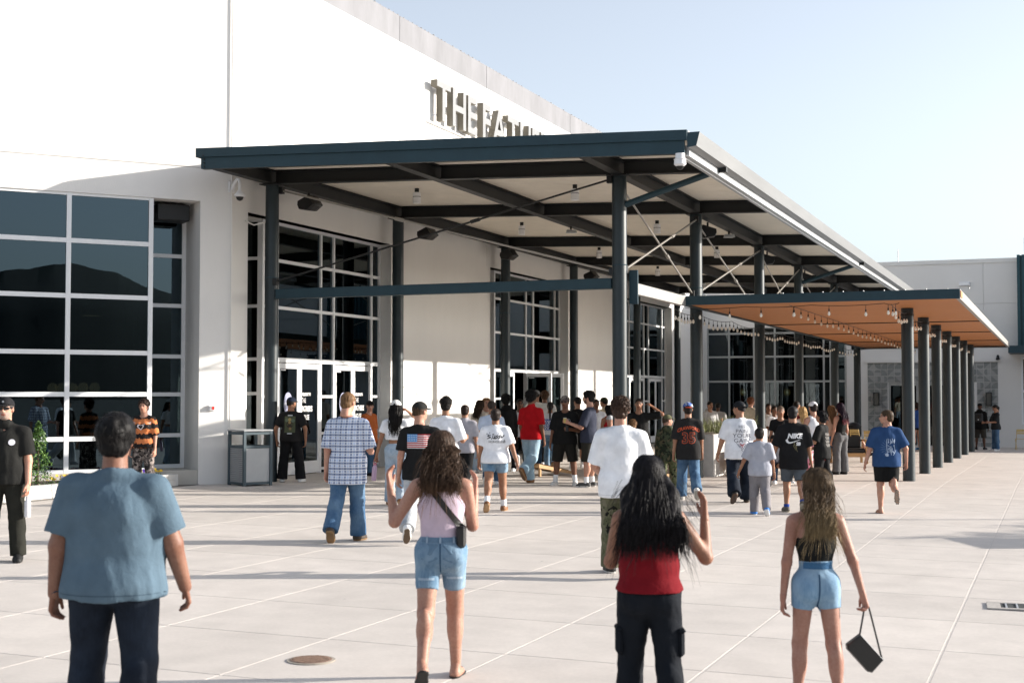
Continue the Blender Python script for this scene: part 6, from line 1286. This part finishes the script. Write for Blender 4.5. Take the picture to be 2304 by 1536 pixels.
for i in range(5): x = -.19 + i * .095; MB().box((x - .008, -.15, .006), (x + .008, .15, .013)).build('grate_bar', GALV, dg_)
# planter with grasses
pl = thing('concrete_planter', 'long waist-high concrete planter beside the second outer column', 'planter', (0, 0, 0))
q = MB(); q.box((7.42, 6.52, -.5), (8.36, 13.0, .90)); q.build('planter_box', mat('planter_concrete', (.50, .49, .47), .85, var=.12, scale=6, bump=.15), pl, bevel=.02)
MB().box((7.50, 6.6, .895), (8.28, 12.9, .905)).build('soil', MATS['soil'], pl)
GR = mat('dry_grass', (.22, .24, .10), .7, var=.4, scale=12)
for i in range(15):
    x, y = random.uniform(7.6, 8.2), 6.8 + i * .40; gr = thing('grass_tuft', 'clump of feathery grass growing in the concrete planter', 'grass', (x, y, .90), group='grass clumps in the planter'); q = MB()
    for k in range(42):
        a = random.uniform(0, 6.28); b_ = random.uniform(.1, .55); h_ = random.uniform(.16, .42); c = np.array((math.cos(a), math.sin(a), 0)); n_ = np.array((-c[1], c[0], 0)) * .006; p0 = c * random.uniform(0, .1); p1 = p0 + c * b_ * .25 + (0, 0, h_ * .65); p2 = p0 + c * b_ * .55 + (0, 0, h_)
        q.add([p0 - n_, p0 + n_, p1 + n_ * .8, p1 - n_ * .8, p2], [(0, 1, 2, 3), (3, 2, 4)])
    q.build('blades', GR, gr)
# wooden lounge benches
def bench(x, y, rz, L, label):
    b = thing('lounge_bench', label, 'bench', (x, y, gz(x, y)), rz); hw = L / 2
    for sx in (-hw, hw):
        for yy_ in (-.36, .36): MB().box((sx - .03, yy_ - .035, 0), (sx + .03, yy_ + .035, .66)).build('leg', OAK, b)
        MB().box((sx - .03, -.42, .6605), (sx + .03, .42, .70)).build('armrest', OAK, b); MB().box((sx - .02, -.32, .20), (sx + .02, .32, .30)).build('side_rail', OAK, b)
    for yy_ in (-.36, .36): MB().box((-hw + .03, yy_ - .02, .20), (hw - .03, yy_ + .02, .31)).build('seat_rail', OAK, b)
    MB().box((-hw + .03, .30, .62), (hw - .03, .34, .74)).build('back_rail', OAK, b)
    MB().box((-hw + .04, -.36, .312), (hw - .04, .28, .45)).build('seat_cushion', BLACK, b, bevel=.03); MB().box((-hw + .04, .14, .452), (hw - .04, .29, .80)).build('back_cushion', BLACK, b, bevel=.03)
    return b
bench(8.95, 7.55, R(-90), 1.0, 'oak armchair bench with black cushions against the planter'); bench(9.35, 9.75, R(-90), 1.7, 'long oak bench with black cushions where a child sits')
G = gp(1908, 1042); bench(G[0], G[1] + .2, R(20), .9, 'oak bench where the lounging person rests')
# bistro chairs and tables
def bistro_chair(x, y, rz, label):
    b = thing('bistro_chair', label, 'chair', (x, y, gz(x, y)), rz)
    for sx in (-.2, .2):
        MB().tube([(sx, -.22, 0), (sx, .12, .5), (sx, .20, .82)], .013, 6).build('leg', YEL, b); MB().tube([(sx, .22, 0), (sx, -.2, .45)], .013, 6).build('leg', YEL, b)
    for i in range(5): MB().box((-.21, -.2 + i * .075, .45), (.21, -.145 + i * .075, .465)).build('seat_slat', YEL, b)
    for z in (.66, .74, .80): MB().box((-.21, .165 + (z - .66) * .25, z), (.21, .18 + (z - .66) * .25, z + .055)).build('back_slat', YEL, b)
    return b
for (px, py, rz, lb) in ((1962, 1024, 165, 'yellow slatted bistro chair behind the lounging person'), (1930, 1018, 150, 'yellow slatted bistro chair half hidden by the woman with red hair'), (2298, 1012, 190, 'yellow slatted bistro chair below the far wing window')):
    G = gp(px, py); bistro_chair(G[0], G[1], R(rz), lb)
for (px, py, lb) in ((1985, 1038, 'small dark bistro table where the lounging person rests their feet'),):
    G = gp(px, py); b = thing('bistro_table', lb, 'table', G); MB().lathe((0, 0, .66), [(.3, 0), (.3, .02)], 20).build('table_top', STEELD, b)
    for a in range(3): MB().tube([(.22 * math.cos(a * 2.1), .22 * math.sin(a * 2.1), 0), (-.1 * math.cos(a * 2.1), -.1 * math.sin(a * 2.1), .66)], .012, 6).build('leg', YEL, b)
G = gp(1922, 1008); b = thing('waste_bin', 'round dark waste bin beside the last canopy column', 'bin', G); MB().lathe((0, 0, 0), [(.24, 0), (.27, .85), (.30, .86), (.30, .92), (.2, 1.02), (.05, 1.06)], 18).build('bin_body', BLACK, b, smooth=True); MB().lathe((0, 0, .6), [(.285, 0), (.285, .04)], 18).build('band', STEELD, b)
# cornhole boards
def board(x, y, rz, label, bags=False):
    b = thing('cornhole_board', label, 'game board', (x, y, gz(x, y)), rz)
    q = MB(); n_ = 16; hole = [(.075 * math.cos(t), .38 + .075 * math.sin(t)) for t in np.linspace(0, 2 * math.pi, n_ + 1)[:-1]]
    def zt(yv): return .08 + (yv + .6) / 1.2 * .23
    outer = []
    for (hx, hy) in hole:
        a = math.atan2(hy - .38, hx); c, s_ = math.cos(a), math.sin(a); k1 = .30 / abs(c) if abs(c) > 1e-6 else 9; k2 = ((.6 - .38) if s_ > 0 else (.38 + .6)) / abs(s_) if abs(s_) > 1e-6 else 9; k_ = min(k1, k2); outer.append((c * k_, .38 + s_ * k_))
    for dz in (0, -.018): q.v += [(x_, y_, zt(y_) + dz) for x_, y_ in hole] + [(x_, y_, zt(y_) + dz) for x_, y_ in outer]
    for i in range(n_): j = (i + 1) % n_; q.f += [(i, n_ + i, n_ + j, j), (2 * n_ + i, 2 * n_ + j, 3 * n_ + j, 3 * n_ + i), (i, j, 2 * n_ + j, 2 * n_ + i)]
    q.build('deck', OAK, b)
    for sx in (-.29, .29): MB().hexa([(sx - .012, -.6, .0), (sx + .012, -.6, 0), (sx + .012, .6, zt(.6) - .11), (sx - .012, .6, zt(.6) - .11), (sx - .012, -.6, zt(-.6) - .019), (sx + .012, -.6, zt(-.6) - .019), (sx + .012, .6, zt(.6) - .019), (sx - .012, .6, zt(.6) - .019)]).build('side_rail', OAK, b); MB().box((sx - .045 * (1 if sx > 0 else -1) - .03, .5, 0), (sx - .045 * (1 if sx > 0 else -1) + .03, .545, zt(.5) - .03)).build('leg', OAK, b)
    MB().box((-.278, .576, zt(.6) - .11), (.278, .6, zt(.6) - .02)).build('end_rail', OAK, b)
    return b
board(4.75, 5.25, R(153), 'wooden cornhole board with raised end behind the man in patterned cap')
bd = board(7.05, 5.3, R(150), 'wooden cornhole board with beanbags left of the child in camouflage')
for k, (c, nm) in enumerate((((.03, .12, .38), 'blue'), ((.03, .03, .035), 'black'))):
    p = bd.matrix_basis @ Vector((-.05 + .13 * k, -.25 + .1 * k, .16 + .02 * k)); bb = tag(MB().lathe((0, 0, 0), [(.02, 0), (.07, .01), (.075, .025), (.04, .045)], 8).build('beanbag', flat(c), None, smooth=True), '%s beanbag lying on the cornhole board' % nm, 'beanbag'); bb.location = p
# carried things
def bottle(P, side, col, label, r=.04, L=.26, capc=(.5, .2, .25), tilt=10):
    h_ = hand(P, side); b = thing('water_bottle', label, 'bottle', h_); b.rotation_euler = (R(tilt), R(tilt), 0)
    MB().lathe((0, 0, -.09 - L), [(r * .9, 0), (r, .015), (r, L * .82), (r * .75, L * .92), (r * .6, L)], 14).build('bottle_body', flat(col, .4), b, smooth=True); MB().lathe((0, 0, -.09), [(r * .65, 0), (r * .65, .03)], 12).build('lid', flat(capc), b)
    MB().tube([(-.025, 0, -.06), (-.025, 0, .0), (.025, 0, .0), (.025, 0, -.06)], .006, 6).build('loop_handle', flat(capc), b); return b
bottle(P10, -1, (.50, .34, .46), 'lilac water bottle hanging from the hand of the woman in crop top', r=.042, L=.27)
bb = bottle(P40, -1, (.014, .013, .013), 'black water bottle with stickers hanging from the hand of the boy in logo t-shirt', r=.042, L=.25, capc=(.015, .015, .015), tilt=6)
for z, c in ((-.17, (.45, .10, .04)), (-.27, (.5, .5, .5)), (-.22, (.35, .08, .04))): MB().hexa([(x_, y_, z + dz) for dz in (0, .035) for x_, y_ in ((-.03, -.045), (.02, -.046), (.02, -.03), (-.03, -.03))]).build('sticker', flat(c), bb)
bottle(P5, -1, (.66, .66, .68), 'white water bottle held by the man in black polo', r=.035, L=.2, capc=(.7, .7, .7), tilt=4)
h_ = hand(P4, 1, .085); hb_ = thing('handbag', 'small black baguette handbag dangling from the girl\'s hand', 'handbag', h_, YAW)
BL = mat('black_leather', (.010, .010, .010), .35, var=.2, scale=40, spec=.5)
c0 = Vector((-.02, -.02, -.27)); ca, sa = math.cos(R(-48)), math.sin(R(-48)); rp = lambda u, v, y_: (c0.x + u * ca - v * sa, c0.y + y_, c0.z + u * sa + v * ca)
q = MB(); prof = [(-.115, -.05), (-.09, -.068), (.09, -.068), (.115, -.05), (.105, .055), (-.105, .055)]
for y_, k_ in ((-.035, .93), (-.02, 1), (.02, 1), (.035, .93)): q.v += [rp(a * k_, b_ * k_, y_) for a, b_ in prof]
for r_ in range(3): q.f += [(r_ * 6 + i, r_ * 6 + (i + 1) % 6, (r_ + 1) * 6 + (i + 1) % 6, (r_ + 1) * 6 + i) for i in range(6)]
q.f += [tuple(range(5, -1, -1)), tuple(range(18, 24))]; q.build('bag_body', BL, hb_)
MB().tube([rp(-.10, .05, 0), (-.025, 0, -.06), (-.012, 0, .012), (.012, 0, .012), (.03, 0, -.06), rp(.105, .05, 0)], .006, 6).build('strap', BL, hb_)
MB().tube([rp(-.10, .052, -.02), rp(.10, .052, -.02)], .0035, 5).build('zip', GALV, hb_)
# crossbody bag of the woman in lilac
cb = thing('crossbody_bag', 'black crossbody strap and small black bag worn over the lilac tank top', 'bag', P2.ob.location, P2.ob.rotation_euler[2])
s_ = lay(P2, 'top', rect2d(-.21, .18, -.02, .02, 18, 2), BL, v0=.708, u0=.035, rot=R(-52), name='strap', lift=.010); s_.parent = cb
p = P2.tp(.135, -.03, .60); q = MB(); q.box(p - np.array((.03, .085, .085)), p + np.array((.035, .075, .06))); q.build('bag_body', BL, cb, bevel=.015)
# phone, radio, cup, backpack
h_ = hand(P52, -1, .08); t = thing('phone', 'phone in the hand of the woman looking down', 'phone', h_, P52.ob.rotation_euler[2]); MB().box((-.035, -.05, .01), (.035, .09, .02)).build('phone_body', BLACK, t, bevel=.004); MB().box((-.032, -.045, .0205), (.032, .085, .0215)).build('screen', flat((.15, .16, .18), .2), t)
h_ = hand(P22, -1, .08); t = thing('two_way_radio', 'black two-way radio in the hand of the man in patterned cap', 'radio', h_, P22.ob.rotation_euler[2]); MB().box((-.03, -.02, -.05), (.03, .02, .07)).build('radio_body', BLACK, t, bevel=.006); MB().tube([(.02, 0, .07), (.02, 0, .16)], .006, 6).build('antenna', BLACK, t)
h_ = hand(P23, -1, .08); t = thing('snack_cup', 'small yellow paper cup held by the laughing man', 'cup', h_); MB().lathe((0, 0, -.03), [(.022, 0), (.034, .09), (.036, .092)], 12).build('cup_body', flat((.50, .38, .12)), t); MB().lathe((0, 0, .062), [(.036, 0), (.03, .012)], 12).build('lid', flat((.6, .6, .55)), t)
bp_ = thing('backpack', 'black backpack worn by the person in black hooded sweatshirt', 'backpack', P51.ob.location, P51.ob.rotation_euler[2]); p = P51.tp(0, -.20, .70); q = MB(); q.box(p - np.array((.15, .09, .20)), p + np.array((.15, .07, .18))); q.build('pack_body', BLACK, bp_, bevel=.04); MB().box(p + np.array((-.1, -.13, -.15)), p + np.array((.1, -.095, .0))).build('front_pocket', BLACK, bp_, bevel=.015); MB().box(p + np.array((-.02, -.136, -.1)), p + np.array((.02, -.131, -.06))).build('tag', WHITEP, bp_)
# red tag on the pocket of the shaggy haired boy
lay(P45, 'bottom', rect2d(-.03, .03, -.05, .05), flat((.55, .01, .02)), v0=.44, u0=-.05, name='pocket_tag')
# small conifers and a sign beyond the right edge: they throw the shadows that cross the paving
def round_tree(x, y, hgt, rad, label):
    t = thing('young_tree', label, 'tree', (x, y, -.9)); MB().tube([(0, 0, 0), (.04, .02, hgt * .5), (0, 0, hgt * .9)], [.09, .06, .02], 8).build('trunk', MATS['bark'], t); br = MB()
    for i in range(7): a = i * .9; z = hgt * (.45 + .06 * i); br.tube([(0, 0, z), (rad * .7 * math.cos(a), rad * .7 * math.sin(a), z + hgt * .15)], [.03, .01], 5)
    br.build('limbs', MATS['bark'], t)
    for li in range(3):
        q = MB()
        for k in range(26):
            u = np.random.normal(size=3); u /= np.linalg.norm(u); c = np.array((0, 0, hgt * .78)) + u * np.array((rad, rad, hgt * .28)) * random.random() ** .4; leaves(q, c, (.28, .28, .22), 36, .07)
        q.build('crown', LEAFS[li], t)
round_tree(26.0, 1.0, 4.4, 1.0, 'young leafy tree growing beside the plaza edge by the drain'); round_tree(27.5, 3.2, 4.6, 1.1, 'taller young tree growing off the far plaza edge')

uc = thing('utility_cabinet', 'low square utility cabinet standing at the plaza edge', 'cabinet', (18.5, -3.7, gz(18.5, -3.7)), R(28)); MB().box((-.3, -.6, .06), (.3, .6, 1.15)).build('cabinet_body', BINB, uc, bevel=.015); MB().box((-.34, -.64, 1.15), (.34, .64, 1.2)).build('cabinet_lid', BINB, uc); MB().box((-.34, -.64, 0), (.34, .64, .06)).build('plinth', CURB, uc)
lp = thing('lamp_post', 'slim dark lamp post standing at the plaza edge', 'lamp post', (20.3, 1.0, gz(20.3, 1.0))); MB().tube([(0, 0, 0), (0, 0, 2.3)], .045, 10).build('pole', STEEL, lp); MB().lathe((0, 0, 2.3), [(.05, 0), (.16, .05), (.17, .2), (.06, .28)], 14).build('lamp_head', STEELD, lp); MB().lathe((0, 0, 0), [(.12, 0), (.1, .06)], 12).build('base_plate', STEELD, lp)
